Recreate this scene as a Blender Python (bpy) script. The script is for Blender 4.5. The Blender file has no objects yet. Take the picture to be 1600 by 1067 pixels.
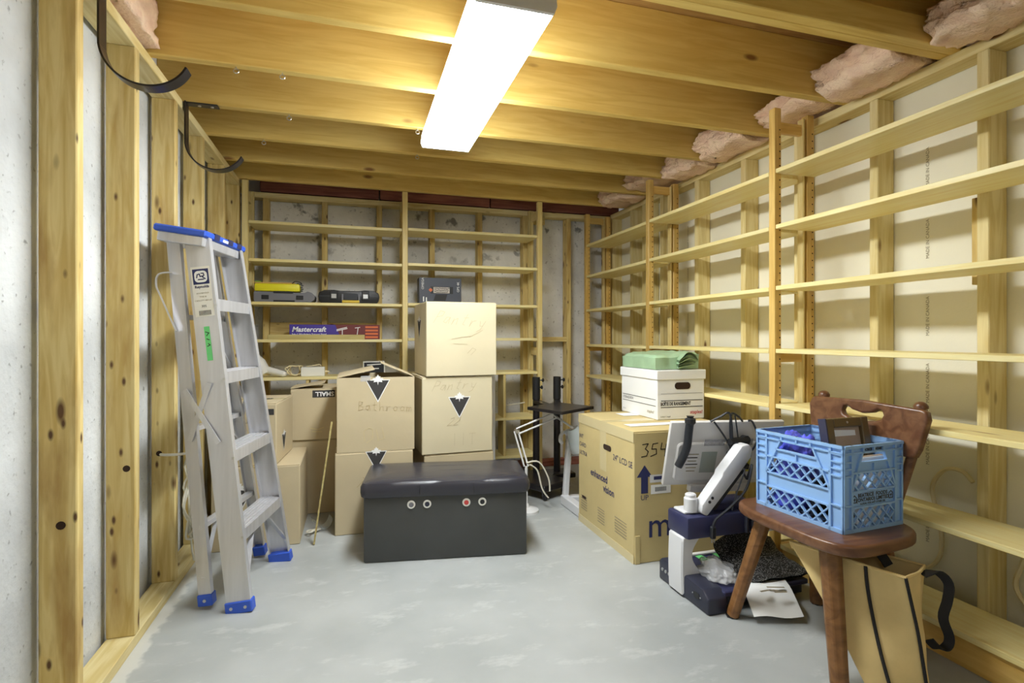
import bpy, bmesh, math, random
from mathutils import Vector, Matrix, noise
random.seed(7)
SC = bpy.context.scene
COL = SC.collection
V = Vector
PI = math.pi

# ------------------------------------------------------------------ camera, world, exposure
FPX, HORIZON, CAMH = 835.0, 526.0, 1.04
YAW = math.atan(248 / 835.0)
cam_d = bpy.data.cameras.new('camera')
cam = bpy.data.objects.new('camera', cam_d)
COL.objects.link(cam)
cam.location = (0, 0, CAMH)
cam.rotation_euler = (PI / 2, 0, -YAW)
cam_d.sensor_width = 36.0
cam_d.lens = FPX / 1600 * 36
cam_d.shift_y = -(533.5 - HORIZON) / 1600
cam_d.clip_start = 0.02
SC.camera = cam
W = bpy.data.worlds.new('world'); SC.world = W
W.use_nodes = True
W.node_tree.nodes['Background'].inputs[0].default_value = (1, 0.97, 0.92, 1)
W.node_tree.nodes['Background'].inputs[1].default_value = 0.15
SC.view_settings.view_transform = 'Standard'
SC.view_settings.look = 'None'
SC.view_settings.gamma = 1.0
SC.view_settings.use_curve_mapping = False
SC.view_settings.exposure = 0.27
LAMP = 46.0

# ------------------------------------------------------------------ materials
def srgb(r, g, b):
    f = lambda c: (c / 255 / 12.92) if c / 255 <= 0.04045 else ((c / 255 + 0.055) / 1.055) ** 2.4
    return (f(r), f(g), f(b), 1)
MATS = {}
def new_mat(name):
    m = bpy.data.materials.new(name); m.use_nodes = True
    nt = m.node_tree
    return m, nt, nt.nodes['Principled BSDF'], nt.nodes, nt.links
def ramp(N, stops):
    r = N.new('ShaderNodeValToRGB')
    e = r.color_ramp.elements
    e[0].position, e[0].color = stops[0]
    e[1].position, e[1].color = stops[-1]
    for p, c in stops[1:-1]:
        x = e.new(p); x.color = c
    return r
def mixc(N, L, fac, a, b, mode='MIX'):
    m = N.new('ShaderNodeMix'); m.data_type = 'RGBA'; m.blend_type = mode
    for sock, val in ((m.inputs[0], fac), (m.inputs[6], a), (m.inputs[7], b)):
        if isinstance(val, bpy.types.NodeSocket): L.new(val, sock)
        else: sock.default_value = val
    return m.outputs[2]
def obj_coord(N, L, scale, rnd=7.0):
    tc = N.new('ShaderNodeTexCoord'); oi = N.new('ShaderNodeObjectInfo')
    mul = N.new('ShaderNodeVectorMath'); mul.operation = 'SCALE'
    cv = N.new('ShaderNodeCombineXYZ')
    for i in range(3): L.new(oi.outputs['Random'], cv.inputs[i])
    L.new(cv.outputs[0], mul.inputs[0]); mul.inputs['Scale'].default_value = rnd
    add = N.new('ShaderNodeVectorMath'); add.operation = 'ADD'
    L.new(tc.outputs['Object'], add.inputs[0]); L.new(mul.outputs[0], add.inputs[1])
    mp = N.new('ShaderNodeMapping'); L.new(add.outputs[0], mp.inputs[0])
    mp.inputs['Scale'].default_value = scale
    return mp.outputs[0], add.outputs[0], oi.outputs['Random']
def wood(name, light, dark, knot=None, rough=0.55, stain=None, knot_scale=(2.6, 7, 7), grain=1.0, knot_size=0.13, nails=None):
    m, nt, B, N, L = new_mat(name)
    gv, raw, rnd = obj_coord(N, L, (1.3, 16 * grain, 16 * grain))
    n1 = N.new('ShaderNodeTexNoise'); L.new(gv, n1.inputs['Vector']); n1.inputs['Scale'].default_value = 2.2
    n1.inputs['Detail'].default_value = 5; n1.inputs['Distortion'].default_value = 1.1
    r1 = ramp(N, [(0.36, dark), (0.62, light)]); L.new(n1.outputs['Fac'], r1.inputs[0])
    col = r1.outputs[0]
    # each board a little lighter or darker than its neighbour
    hsv = N.new('ShaderNodeHueSaturation'); L.new(col, hsv.inputs['Color'])
    mr = N.new('ShaderNodeMapRange'); L.new(rnd, mr.inputs[0]); mr.inputs[3].default_value = 0.88; mr.inputs[4].default_value = 1.1
    L.new(mr.outputs[0], hsv.inputs['Value']); col = hsv.outputs[0]
    if stain:
        ns = N.new('ShaderNodeTexNoise'); mp = N.new('ShaderNodeMapping'); L.new(raw, mp.inputs[0]); mp.inputs['Scale'].default_value = (2.2, 9, 9)
        L.new(mp.outputs[0], ns.inputs['Vector']); ns.inputs['Scale'].default_value = 1.4; ns.inputs['Detail'].default_value = 6
        rs = ramp(N, [(0.52, (0, 0, 0, 1)), (0.72, (0.7, 0.7, 0.7, 1))]); L.new(ns.outputs['Fac'], rs.inputs[0])
        col = mixc(N, L, rs.outputs[0], col, stain)
    if knot:
        kv = N.new('ShaderNodeMapping'); L.new(raw, kv.inputs[0]); kv.inputs['Scale'].default_value = knot_scale
        vo = N.new('ShaderNodeTexVoronoi'); L.new(kv.outputs[0], vo.inputs['Vector']); vo.inputs['Scale'].default_value = 1.0
        rk = ramp(N, [(knot_size * 0.45, (1, 1, 1, 1)), (knot_size, (0, 0, 0, 1))]); L.new(vo.outputs['Distance'], rk.inputs[0])
        col = mixc(N, L, rk.outputs[0], col, knot)
    if nails:
        kv = N.new('ShaderNodeMapping'); L.new(raw, kv.inputs[0]); kv.inputs['Scale'].default_value = (9, 22, 22); kv.inputs['Location'].default_value = (3.3, 1.7, 5.1)
        vo = N.new('ShaderNodeTexVoronoi'); L.new(kv.outputs[0], vo.inputs['Vector']); vo.inputs['Scale'].default_value = 1.0
        rk = ramp(N, [(0.07, (1, 1, 1, 1)), (0.17, (0, 0, 0, 1))]); L.new(vo.outputs['Distance'], rk.inputs[0])
        col = mixc(N, L, rk.outputs[0], col, nails)
    L.new(col, B.inputs['Base Color']); B.inputs['Roughness'].default_value = rough
    bp = N.new('ShaderNodeBump'); bp.inputs['Strength'].default_value = 0.12; bp.inputs['Distance'].default_value = 0.004
    L.new(n1.outputs['Fac'], bp.inputs['Height']); L.new(bp.outputs[0], B.inputs['Normal'])
    return m
def plain(name, col, rough=0.5, metal=0.0, var=0.0, vscale=8.0, bump=0.0, bscale=60.0, coat=0.0, stretch=(1, 1, 1)):
    m, nt, B, N, L = new_mat(name)
    B.inputs['Base Color'].default_value = col; B.inputs['Roughness'].default_value = rough; B.inputs['Metallic'].default_value = metal
    if coat: B.inputs['Coat Weight'].default_value = coat
    if var:
        gv, raw, rnd = obj_coord(N, L, stretch)
        n = N.new('ShaderNodeTexNoise'); L.new(gv, n.inputs['Vector']); n.inputs['Scale'].default_value = vscale; n.inputs['Detail'].default_value = 4
        d = tuple(c * (1 - var) for c in col[:3]) + (1,); l = tuple(min(1, c * (1 + var)) for c in col[:3]) + (1,)
        r = ramp(N, [(0.35, d), (0.65, l)]); L.new(n.outputs['Fac'], r.inputs[0]); L.new(r.outputs[0], B.inputs['Base Color'])
    if bump:
        tc = N.new('ShaderNodeTexCoord'); n2 = N.new('ShaderNodeTexNoise'); L.new(tc.outputs['Object'], n2.inputs['Vector'])
        n2.inputs['Scale'].default_value = bscale; n2.inputs['Detail'].default_value = 4
        bp = N.new('ShaderNodeBump'); bp.inputs['Strength'].default_value = bump; bp.inputs['Distance'].default_value = 0.01
        L.new(n2.outputs['Fac'], bp.inputs['Height']); L.new(bp.outputs[0], B.inputs['Normal'])
    return m
def concrete(name, base, spots, spot_amt, scale=1.0, big=None):
    m, nt, B, N, L = new_mat(name)
    tc = N.new('ShaderNodeTexCoord'); P = tc.outputs['Object']
    n = N.new('ShaderNodeTexNoise'); L.new(P, n.inputs['Vector']); n.inputs['Scale'].default_value = 3.5 * scale; n.inputs['Detail'].default_value = 8
    d = tuple(c * 0.80 for c in base[:3]) + (1,); l = tuple(min(1, c * 1.12) for c in base[:3]) + (1,)
    r = ramp(N, [(0.35, d), (0.65, l)]); L.new(n.outputs['Fac'], r.inputs[0]); col = r.outputs[0]
    n2 = N.new('ShaderNodeTexNoise'); L.new(P, n2.inputs['Vector']); n2.inputs['Scale'].default_value = 45 * scale; n2.inputs['Detail'].default_value = 3
    r2 = ramp(N, [(0.64, (0, 0, 0, 1)), (0.72, (spot_amt,) * 3 + (1,))]); L.new(n2.outputs['Fac'], r2.inputs[0])
    col = mixc(N, L, r2.outputs[0], col, spots)
    if big:
        n3 = N.new('ShaderNodeTexNoise'); L.new(P, n3.inputs['Vector']); n3.inputs['Scale'].default_value = 11; n3.inputs['Detail'].default_value = 6
        r3 = ramp(N, [(0.60, (0, 0, 0, 1)), (0.68, (0.75, 0.75, 0.75, 1))]); L.new(n3.outputs['Fac'], r3.inputs[0])
        sep = N.new('ShaderNodeSeparateXYZ'); L.new(P, sep.inputs[0])
        mr = N.new('ShaderNodeMapRange'); L.new(sep.outputs[2], mr.inputs[0]); mr.inputs[1].default_value = 1.55; mr.inputs[2].default_value = 1.75
        mu = N.new('ShaderNodeMath'); mu.operation = 'MULTIPLY'; L.new(r3.outputs[0], mu.inputs[0]); L.new(mr.outputs[0], mu.inputs[1])
        col = mixc(N, L, mu.outputs[0], col, big)
    L.new(col, B.inputs['Base Color']); B.inputs['Roughness'].default_value = 0.85
    bp = N.new('ShaderNodeBump'); bp.inputs['Strength'].default_value = 0.35; bp.inputs['Distance'].default_value = 0.01
    L.new(n2.outputs['Fac'], bp.inputs['Height']); L.new(bp.outputs[0], B.inputs['Normal'])
    return m
def floor_mat():
    m, nt, B, N, L = new_mat('painted_concrete_floor')
    tc = N.new('ShaderNodeTexCoord'); P = tc.outputs['Object']
    n = N.new('ShaderNodeTexNoise'); L.new(P, n.inputs['Vector']); n.inputs['Scale'].default_value = 2.2; n.inputs['Detail'].default_value = 7
    r = ramp(N, [(0.3, srgb(158, 162, 161)), (0.7, srgb(184, 187, 186))]); L.new(n.outputs['Fac'], r.inputs[0]); col = r.outputs[0]
    mp = N.new('ShaderNodeMapping'); L.new(P, mp.inputs[0]); mp.inputs['Scale'].default_value = (3.2, 7, 5); mp.inputs['Rotation'].default_value = (0, 0, 0.5)
    n2 = N.new('ShaderNodeTexNoise'); L.new(mp.outputs[0], n2.inputs['Vector']); n2.inputs['Scale'].default_value = 1.6; n2.inputs['Detail'].default_value = 9
    n2.inputs['Roughness'].default_value = 0.68
    r2 = ramp(N, [(0.55, (0, 0, 0, 1)), (0.66, (0.32, 0.32, 0.32, 1))]); L.new(n2.outputs['Fac'], r2.inputs[0])
    col = mixc(N, L, r2.outputs[0], col, srgb(218, 220, 217))
    # the worn unpainted strip of slab beside the left wall plate
    sep = N.new('ShaderNodeSeparateXYZ'); L.new(P, sep.inputs[0])
    n4 = N.new('ShaderNodeTexNoise'); L.new(P, n4.inputs['Vector']); n4.inputs['Scale'].default_value = 14; n4.inputs['Detail'].default_value = 6
    ad = N.new('ShaderNodeMath'); ad.operation = 'MULTIPLY_ADD'; L.new(n4.outputs['Fac'], ad.inputs[0]); ad.inputs[1].default_value = 0.10; L.new(sep.outputs[0], ad.inputs[2])
    mr = N.new('ShaderNodeMapRange'); L.new(ad.outputs[0], mr.inputs[0]); mr.inputs[1].default_value = -0.615; mr.inputs[2].default_value = -0.60; mr.inputs[3].default_value = 0.75; mr.inputs[4].default_value = 0
    col = mixc(N, L, mr.outputs[0], col, srgb(212, 212, 206))
    L.new(col, B.inputs['Base Color'])
    B.inputs['Roughness'].default_value = 0.42
    bp = N.new('ShaderNodeBump'); bp.inputs['Strength'].default_value = 0.15; bp.inputs['Distance'].default_value = 0.004
    L.new(n2.outputs['Fac'], bp.inputs['Height']); L.new(bp.outputs[0], B.inputs['Normal'])
    return m
def emit(name, col, s):
    m, nt, B, N, L = new_mat(name)
    B.inputs['Base Color'].default_value = (0.9, 0.9, 0.9, 1)
    B.inputs['Emission Color'].default_value = col; B.inputs['Emission Strength'].default_value = s
    return m
def clear(name, col, alpha=0.35, rough=0.15):
    m, nt, B, N, L = new_mat(name)
    B.inputs['Base Color'].default_value = col; B.inputs['Roughness'].default_value = rough; B.inputs['Alpha'].default_value = alpha
    return m
def mesh_fabric(name):
    m, nt, B, N, L = new_mat(name)
    tc = N.new('ShaderNodeTexCoord')
    vo = N.new('ShaderNodeTexVoronoi'); L.new(tc.outputs['Object'], vo.inputs['Vector']); vo.inputs['Scale'].default_value = 190
    r = ramp(N, [(0.25, srgb(150, 150, 150)), (0.42, srgb(18, 18, 20))]); L.new(vo.outputs['Distance'], r.inputs[0])
    L.new(r.outputs[0], B.inputs['Base Color']); B.inputs['Roughness'].default_value = 0.6
    return m

M = {}
M['joist'] = wood('spruce_joist', srgb(224, 194, 112), srgb(211, 176, 92), knot=srgb(138, 96, 48), knot_scale=(2.4, 6, 6), knot_size=0.10)
M['stud'] = wood('rough_stud', srgb(224, 202, 138), srgb(202, 172, 100), knot=srgb(100, 68, 32), stain=srgb(160, 120, 56), knot_scale=(4.2, 13, 13), knot_size=0.17, rough=0.7, nails=srgb(92, 62, 34))
M['stud2'] = wood('pale_stud', srgb(230, 214, 160), srgb(212, 190, 126), knot=srgb(120, 84, 44), knot_scale=(3, 9, 9), knot_size=0.12, rough=0.7)
M['shelf'] = wood('pine_shelf', srgb(246, 232, 172), srgb(238, 217, 144), knot=srgb(186, 148, 80), knot_scale=(1.2, 5, 5), knot_size=0.07, rough=0.45)
M['post'] = wood('varnished_post', srgb(226, 190, 112), srgb(208, 166, 86), rough=0.4)
M['postpale'] = wood('pale_post', srgb(234, 214, 152), srgb(220, 194, 122), rough=0.5)
M['redwood'] = wood('red_stained_board', srgb(168, 108, 92), srgb(132, 78, 66), rough=0.8)
M['subfloor'] = wood('subfloor_sheathing', srgb(176, 136, 74), srgb(150, 108, 52), rough=0.85)
M['floor'] = floor_mat()
M['conc_l'] = concrete('poured_concrete_pale', srgb(212, 215, 217), srgb(110, 110, 108), 0.6)
M['conc_b'] = concrete('poured_concrete_back', srgb(232, 231, 228), srgb(124, 120, 112), 0.5, big=srgb(86, 86, 84))
M['drywall'] = plain('drywall_paper', srgb(241, 236, 216), 0.85, var=0.03, vscale=2, bump=0.06, bscale=140)
M['paint'] = plain('white_wall', srgb(225, 222, 214), 0.8)
M['lens'] = emit('lit_acrylic_lens', (0.935, 0.985, 1.0, 1), LAMP)
M['lens_side'] = emit('lit_acrylic_lens_side', (0.935, 0.985, 1.0, 1), LAMP * 0.3)
M['lens_fill'] = emit('added_fill_lens', (0.935, 0.985, 1.0, 1), LAMP * 0.18)  # weak emission for the added fixture behind the camera
M['whitemetal'] = plain('white_enamel', srgb(228, 228, 228), 0.35)
M['steel'] = plain('zinc_steel', srgb(200, 200, 200), 0.3, metal=0.9)
M['blackmetal'] = plain('black_painted_steel', srgb(34, 31, 34), 0.3, var=0.2, vscale=20)
M['alu'] = plain('mill_aluminium', srgb(208, 208, 212), 0.36, metal=0.5, var=0.07, vscale=5, stretch=(8, 8, 0.6))
M['bluep'] = plain('blue_plastic', srgb(52, 92, 205), 0.4)
M['leather'] = plain('black_leatherette', srgb(68, 69, 68), 0.42, var=0.06, vscale=6, bump=0.05, bscale=220)
M['lid'] = plain('black_leatherette_lid', srgb(54, 53, 60), 0.27, bump=0.05, bscale=30)
M['card'] = plain('corrugated_card', srgb(200, 184, 150), 0.8, var=0.035, vscale=5, bump=0.05, bscale=40)
M['cardpale'] = plain('pale_corrugated_card', srgb(212, 200, 168), 0.8, var=0.03, vscale=5, bump=0.05, bscale=40)
M['cardlcd'] = plain('kraft_card', srgb(204, 184, 130), 0.75, var=0.05, vscale=4, bump=0.05, bscale=40)
M['tape'] = plain('packing_tape', srgb(216, 200, 154), 0.25)
M['ink'] = plain('dark_print', srgb(58, 56, 56), 0.7)
M['pen'] = plain('faint_marker', srgb(178, 158, 118), 0.8)
M['pendark'] = plain('black_marker', srgb(50, 42, 34), 0.8)
M['navyink'] = plain('navy_print', srgb(46, 50, 96), 0.7)
M['redink'] = plain('red_print', srgb(206, 74, 70), 0.7)
M['white'] = plain('white_paper', srgb(240, 240, 238), 0.7)
M['greytext'] = plain('grey_print', srgb(150, 140, 116), 0.8)
M['whiteplastic'] = plain('white_plastic', srgb(232, 230, 222), 0.4)
M['pink'] = plain('pink_fibreglass', srgb(255, 216, 186), 0.95, var=0.10, vscale=18, bump=0.8, bscale=90)
M['greyplastic'] = plain('grey_plastic', srgb(118, 118, 124), 0.5)
M['darkplastic'] = plain('black_plastic', srgb(36, 36, 38), 0.45)
M['yellowplastic'] = plain('yellow_plastic', srgb(232, 222, 38), 0.45)
M['yellowgrip'] = plain('yellow_grip', srgb(220, 188, 60), 0.5)
M['greenpl'] = plain('green_plastic', srgb(120, 170, 60), 0.5)
M['greentape'] = plain('green_tape', srgb(112, 214, 130), 0.6)
M['purple'] = plain('violet_print', srgb(70, 52, 150), 0.5)
M['maroon'] = plain('maroon_print', srgb(112, 44, 44), 0.5)
M['orange'] = plain('orange_print', srgb(214, 110, 60), 0.5)
M['slate'] = plain('slate_card', srgb(76, 80, 92), 0.5, var=0.05, vscale=3)
M['tarp'] = plain('green_tarpaulin', srgb(164, 194, 156), 0.4, var=0.1, vscale=10, bump=0.25, bscale=26)
M['tarpshade'] = plain('shaded_tarpaulin_fold', srgb(92, 116, 84), 0.5)  # darker tarpaulin copy, shade inside the folds put into the colour
M['monitor'] = plain('pale_grey_plastic', srgb(216, 213, 211), 0.4)
M['lightgrey'] = plain('light_grey_plastic', srgb(222, 222, 224), 0.35)
M['navy'] = plain('navy_plastic', srgb(52, 54, 88), 0.35)
M['navydark'] = plain('dark_navy_plastic', srgb(48, 50, 66), 0.4)
M['panelgrey'] = plain('grey_label_panel', srgb(160, 166, 160), 0.25)
M['panelyellow'] = plain('olive_label_panel', srgb(190, 178, 80), 0.25)
M['chair'] = wood('stained_maple', srgb(124, 86, 58), srgb(98, 62, 40), rough=0.3, grain=0.7)
M['chairleg'] = wood('stained_maple_leg', srgb(140, 98, 56), srgb(112, 74, 40), rough=0.35, grain=0.7)
M['crate'] = plain('sky_blue_polyethylene', srgb(148, 188, 236), 0.4)
M['bluebag'] = plain('blue_plastic_film', srgb(96, 104, 226), 0.25, var=0.3, vscale=18, bump=0.5, bscale=30)
M['frame'] = plain('dark_wood_frame', srgb(112, 92, 58), 0.4)
M['frameside'] = plain('slate_frame_edge', srgb(62, 62, 84), 0.4)
M['tan'] = plain('tan_mat_board', srgb(180, 156, 132), 0.7)
M['canvas'] = plain('beige_canvas', srgb(226, 198, 136), 0.75, var=0.08, vscale=7, bump=0.25, bscale=16)
M['webbing'] = plain('black_webbing', srgb(26, 24, 26), 0.7)
M['meshbag'] = mesh_fabric('black_mesh_fabric')
M['clear'] = clear('clear_film', srgb(226, 228, 232), 0.45)
M['glass'] = clear('pale_glass', srgb(205, 215, 215), 0.5)
M['cable'] = plain('white_cable', srgb(226, 222, 206), 0.5)
M['creamcable'] = plain('cream_cable', srgb(226, 212, 170), 0.5)
M['blackcable'] = plain('black_cable', srgb(38, 40, 46), 0.45)
M['bottle'] = plain('label_print', srgb(205, 196, 186), 0.5)
M['hole'] = plain('hole_shadow_brown', srgb(52, 34, 20), 0.95)
M['penpale'] = plain('very_faint_marker', srgb(190, 176, 142), 0.8)
M['strip'] = wood('pale_wood_strip', srgb(196, 182, 122), srgb(172, 152, 92), rough=0.6)

# ------------------------------------------------------------------ mesh helpers
class MB:
    def __init__(s): s.v = []; s.f = []
    def add(s, verts, faces):
        o = len(s.v); s.v += [tuple(p) for p in verts]; s.f += [tuple(i + o for i in f) for f in faces]; return s
    def box(s, x0, x1, y0, y1, z0, z1, T=None):
        p = [V((x, y, z)) for z in (z0, z1) for y in (y0, y1) for x in (x0, x1)]
        if T is not None: p = [T @ q for q in p]
        return s.add(p, [(0, 2, 3, 1), (4, 5, 7, 6), (0, 1, 5, 4), (2, 6, 7, 3), (0, 4, 6, 2), (1, 3, 7, 5)])
    def prism(s, poly, d0, d1, T):           # 2-D polygon (u,v) pushed from d0 to d1 along local z, then T
        n = len(poly)
        p = [T @ V((u, v, d0)) for u, v in poly] + [T @ V((u, v, d1)) for u, v in poly]
        return s.add(p, [tuple(range(n))[::-1], tuple(range(n, 2 * n))] + [(i, (i + 1) % n, n + (i + 1) % n, n + i) for i in range(n)])
    def bar(s, a, b, w, h, up=(0, 0, 1)):    # rectangular bar between two points
        a, b = V(a), V(b); d = (b - a); L = d.length; d.normalize()
        side = d.cross(V(up))
        if side.length < 1e-4: side = d.cross(V((1, 0, 0)))
        side.normalize(); u = side.cross(d)
        T = Matrix((( d.x, side.x, u.x, a.x), (d.y, side.y, u.y, a.y), (d.z, side.z, u.z, a.z), (0, 0, 0, 1)))
        return s.box(0, L, -w / 2, w / 2, -h / 2, h / 2, T)
    def taper(s, a, b, r0, r1, n=8, cap=True, squash=1.0, rot=0.0):
        a, b = V(a), V(b); d = (b - a).normalized()
        x = d.cross(V((0, 0, 1)));
        if x.length < 1e-3: x = d.cross(V((0, 1, 0)))
        x.normalize(); y = d.cross(x)
        o = len(s.v)
        for c, r in ((a, r0), (b, r1)):
            for i in range(n):
                t = 2 * PI * i / n + rot
                s.v.append(tuple(c + x * math.cos(t) * r + y * math.sin(t) * r * squash))
        for i in range(n): s.f.append((o + i, o + (i + 1) % n, o + n + (i + 1) % n, o + n + i))
        if cap: s.f.append(tuple(o + i for i in range(n))[::-1]); s.f.append(tuple(o + n + i for i in range(n)))
        return s
    def tube(s, pts, r, n=6, sub=5, closed=False, flat=None):
        P = [V(p) for p in pts]
        if sub > 1 and len(P) > 2:
            Q = []
            m = len(P)
            for i in range(m - (0 if closed else 1)):
                g = (lambda k: P[k % m]) if closed else (lambda k: P[min(max(k, 0), m - 1)])
                p0, p1, p2, p3 = g(i - 1), g(i), g(i + 1), g(i + 2)
                for k in range(sub):
                    t = k / sub
                    Q.append(0.5 * ((2 * p1) + (p2 - p0) * t + (2 * p0 - 5 * p1 + 4 * p2 - p3) * t * t + (3 * p1 - p0 - 3 * p2 + p3) * t ** 3))
            if not closed: Q.append(P[-1])
            P = Q
        o = len(s.v); prev = None
        for i, p in enumerate(P):
            d = (P[min(i + 1, len(P) - 1)] - P[max(i - 1, 0)])
            if closed: d = P[(i + 1) % len(P)] - P[i - 1]
            if d.length < 1e-7: d = V((0, 0, 1))
            d.normalize()
            if prev is None:
                x = d.cross(V((0, 0, 1)))
                if x.length < 0.1: x = d.cross(V((1, 0, 0)))
            else: x = prev - d * prev.dot(d)
            x.normalize(); prev = x; y = d.cross(x)
            rx, ry = (r, r) if flat is None else flat
            for k in range(n):
                t = 2 * PI * k / n + (PI / n if flat else 0)
                s.v.append(tuple(p + x * math.cos(t) * rx + y * math.sin(t) * ry))
        m = len(P)
        for i in range(m if closed else m - 1):
            j = (i + 1) % m
            for k in range(n): s.f.append((o + i * n + k, o + i * n + (k + 1) % n, o + j * n + (k + 1) % n, o + j * n + k))
        if not closed:
            s.f.append(tuple(o + k for k in range(n))[::-1]); s.f.append(tuple(o + (m - 1) * n + k for k in range(n)))
        return s
    def lathe(s, prof, T=Matrix(), n=20, cap=True):      # profile of (r, z)
        o = len(s.v)
        for r, z in prof:
            for i in range(n):
                t = 2 * PI * i / n; s.v.append(tuple(T @ V((r * math.cos(t), r * math.sin(t), z))))
        for j in range(len(prof) - 1):
            for i in range(n): s.f.append((o + j * n + i, o + j * n + (i + 1) % n, o + (j + 1) * n + (i + 1) % n, o + (j + 1) * n + i))
        if cap: s.f.append(tuple(o + i for i in range(n))[::-1]); s.f.append(tuple(o + (len(prof) - 1) * n + i for i in range(n)))
        return s
    def mesh(s, name, bevel=0.0, seg=1, smooth=False, subsurf=0):
        me = bpy.data.meshes.new(name); me.from_pydata(s.v, [], s.f)
        bm = bmesh.new(); bm.from_mesh(me)
        bmesh.ops.recalc_face_normals(bm, faces=bm.faces)
        if bevel:
            bmesh.ops.bevel(bm, geom=[e for e in bm.edges if len(e.link_faces) == 2 and e.calc_face_angle(0) > 0.5], offset=bevel, segments=seg, affect='EDGES', profile=0.5, clamp_overlap=True)
        if smooth:
            for f in bm.faces: f.smooth = True
            for e in bm.edges:
                if len(e.link_faces) == 2 and e.calc_face_angle(0) > 0.7: e.smooth = False
        bm.to_mesh(me); bm.free()
        return me
    def build(s, name, mat, parent=None, loc=(0, 0, 0), rot=(0, 0, 0), **k):
        return link(name, s.mesh(name, **k), mat, parent, loc, rot)
def link(name, me, mat, parent=None, loc=(0, 0, 0), rot=(0, 0, 0)):
    if mat is not None and not me.materials: me.materials.append(M[mat] if isinstance(mat, str) else mat)
    o = bpy.data.objects.new(name, me); COL.objects.link(o)
    o.location = loc; o.rotation_euler = rot
    if parent: o.parent = parent
    return o
def tag(o, label, cat, group=None):
    o['label'] = label; o['category'] = cat
    if group: o['group'] = group
    return o
def thing(name, label, cat, loc=(0, 0, 0), rz=0.0, group=None):
    o = bpy.data.objects.new(name, None); COL.objects.link(o); o.empty_display_size = 0.05
    o.location = loc; o.rotation_euler = (0, 0, rz)
    return tag(o, label, cat, group)
def struct(o): o['kind'] = 'structure'; return o
BOARDS = {}
def board(name, mat, parent, x0, x1, y0, y1, z0, z1, bevel=0.002, rot_extra=None):
    lx, ly, lz = x1 - x0, y1 - y0, z1 - z0
    c = ((x0 + x1) / 2, (y0 + y1) / 2, (z0 + z1) / 2)
    if lx >= ly and lx >= lz: d, r = (lx, ly, lz), (0, 0, 0)
    elif ly >= lz: d, r = (ly, lx, lz), (0, 0, PI / 2)
    else: d, r = (lz, ly, lx), (0, -PI / 2, 0)
    key = (round(d[0], 4), round(d[1], 4), round(d[2], 4), mat, bevel)
    if key not in BOARDS:
        a, b, e = d[0] / 2, d[1] / 2, d[2] / 2
        me = MB().box(-a, a, -b, b, -e, e).mesh(name, bevel=bevel); me.materials.append(M[mat]); BOARDS[key] = me
    o = bpy.data.objects.new(name, BOARDS[key]); COL.objects.link(o)
    o.location = c; o.rotation_euler = r
    if parent: o.parent = parent
    return o
def basis(origin, right, up):      # matrix with local x = right, y = up, z = out of the face
    r = V(right).normalized(); n = r.cross(V(up)).normalized(); u = n.cross(r)
    return Matrix(((r.x, u.x, n.x, origin[0]), (r.y, u.y, n.y, origin[1]), (r.z, u.z, n.z, origin[2]), (0, 0, 0, 1)))
def text(name, body, size, T, mat, parent, align='CENTER', shear=0.0, sx=1.0, bold=0.0, lift=0.0008):
    cu = bpy.data.curves.new('t', 'FONT'); cu.body = body; cu.size = size; cu.align_x = align; cu.align_y = 'CENTER'
    cu.shear = shear; cu.offset = bold; cu.resolution_u = 2
    o = bpy.data.objects.new('t', cu)
    me = bpy.data.meshes.new_from_object(o)
    bpy.data.objects.remove(o); bpy.data.curves.remove(cu)
    me.transform(T @ Matrix.Translation((0, 0, lift)) @ Matrix.Diagonal((sx, 1, 1, 1)))
    me.name = name; me.materials.clear()
    return link(name, me, mat, parent)
def shape(name, outer, holes, depth, mat, parent, T=Matrix(), bevel=0.0, bres=2):
    cu = bpy.data.curves.new('s', 'CURVE'); cu.dimensions = '2D'; cu.fill_mode = 'BOTH'; cu.extrude = depth / 2
    cu.bevel_depth = bevel; cu.bevel_resolution = bres; cu.offset = -bevel
    for P in [outer] + holes:
        sp = cu.splines.new('POLY'); sp.points.add(len(P) - 1); sp.use_cyclic_u = True
        for q, p in zip(sp.points, P): q.co = (p[0], p[1], 0, 1)
    o = bpy.data.objects.new('s', cu); me = bpy.data.meshes.new_from_object(o)
    bpy.data.objects.remove(o); bpy.data.curves.remove(cu)
    me.transform(T); me.name = name; me.materials.clear()
    return link(name, me, mat, parent)
def ribbon(name, strokes, width, T, mat, parent, lift=0.0009):
    b = MB()
    for S in strokes:
        P = [V((p[0], p[1])) for p in S]
        for i in range(len(P) - 1):
            d = (P[i + 1] - P[i])
            if d.length < 1e-6: continue
            d.normalize(); n = V((-d.y, d.x)) * width / 2; e = d * width * 0.3
            q = [P[i] - e + n, P[i] - e - n, P[i + 1] + e - n, P[i + 1] + e + n]
            b.add([T @ V((a.x, a.y, lift)) for a in q], [(0, 1, 2, 3)])
    return b.build(name, mat, parent)
def rect(name, w, h, T, mat, parent, lift=0.0006, cx=0, cy=0):
    return MB().add([T @ V((cx + x * w / 2, cy + y * h / 2, lift)) for x, y in ((-1, -1), (1, -1), (1, 1), (-1, 1))], [(0, 1, 2, 3)]).build(name, mat, parent)
def poly(name, pts, T, mat, parent, lift=0.0007):
    return MB().add([T @ V((x, y, lift)) for x, y in pts], [tuple(range(len(pts)))]).build(name, mat, parent)
def rrect(w, h, r, n=4):
    out = []
    for cx, cy, a0 in ((w / 2 - r, h / 2 - r, 0), (-w / 2 + r, h / 2 - r, PI / 2), (-w / 2 + r, -h / 2 + r, PI), (w / 2 - r, -h / 2 + r, 1.5 * PI)):
        for k in range(n + 1):
            t = a0 + PI / 2 * k / n; out.append((cx + r * math.cos(t), cy + r * math.sin(t)))
    return out
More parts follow.
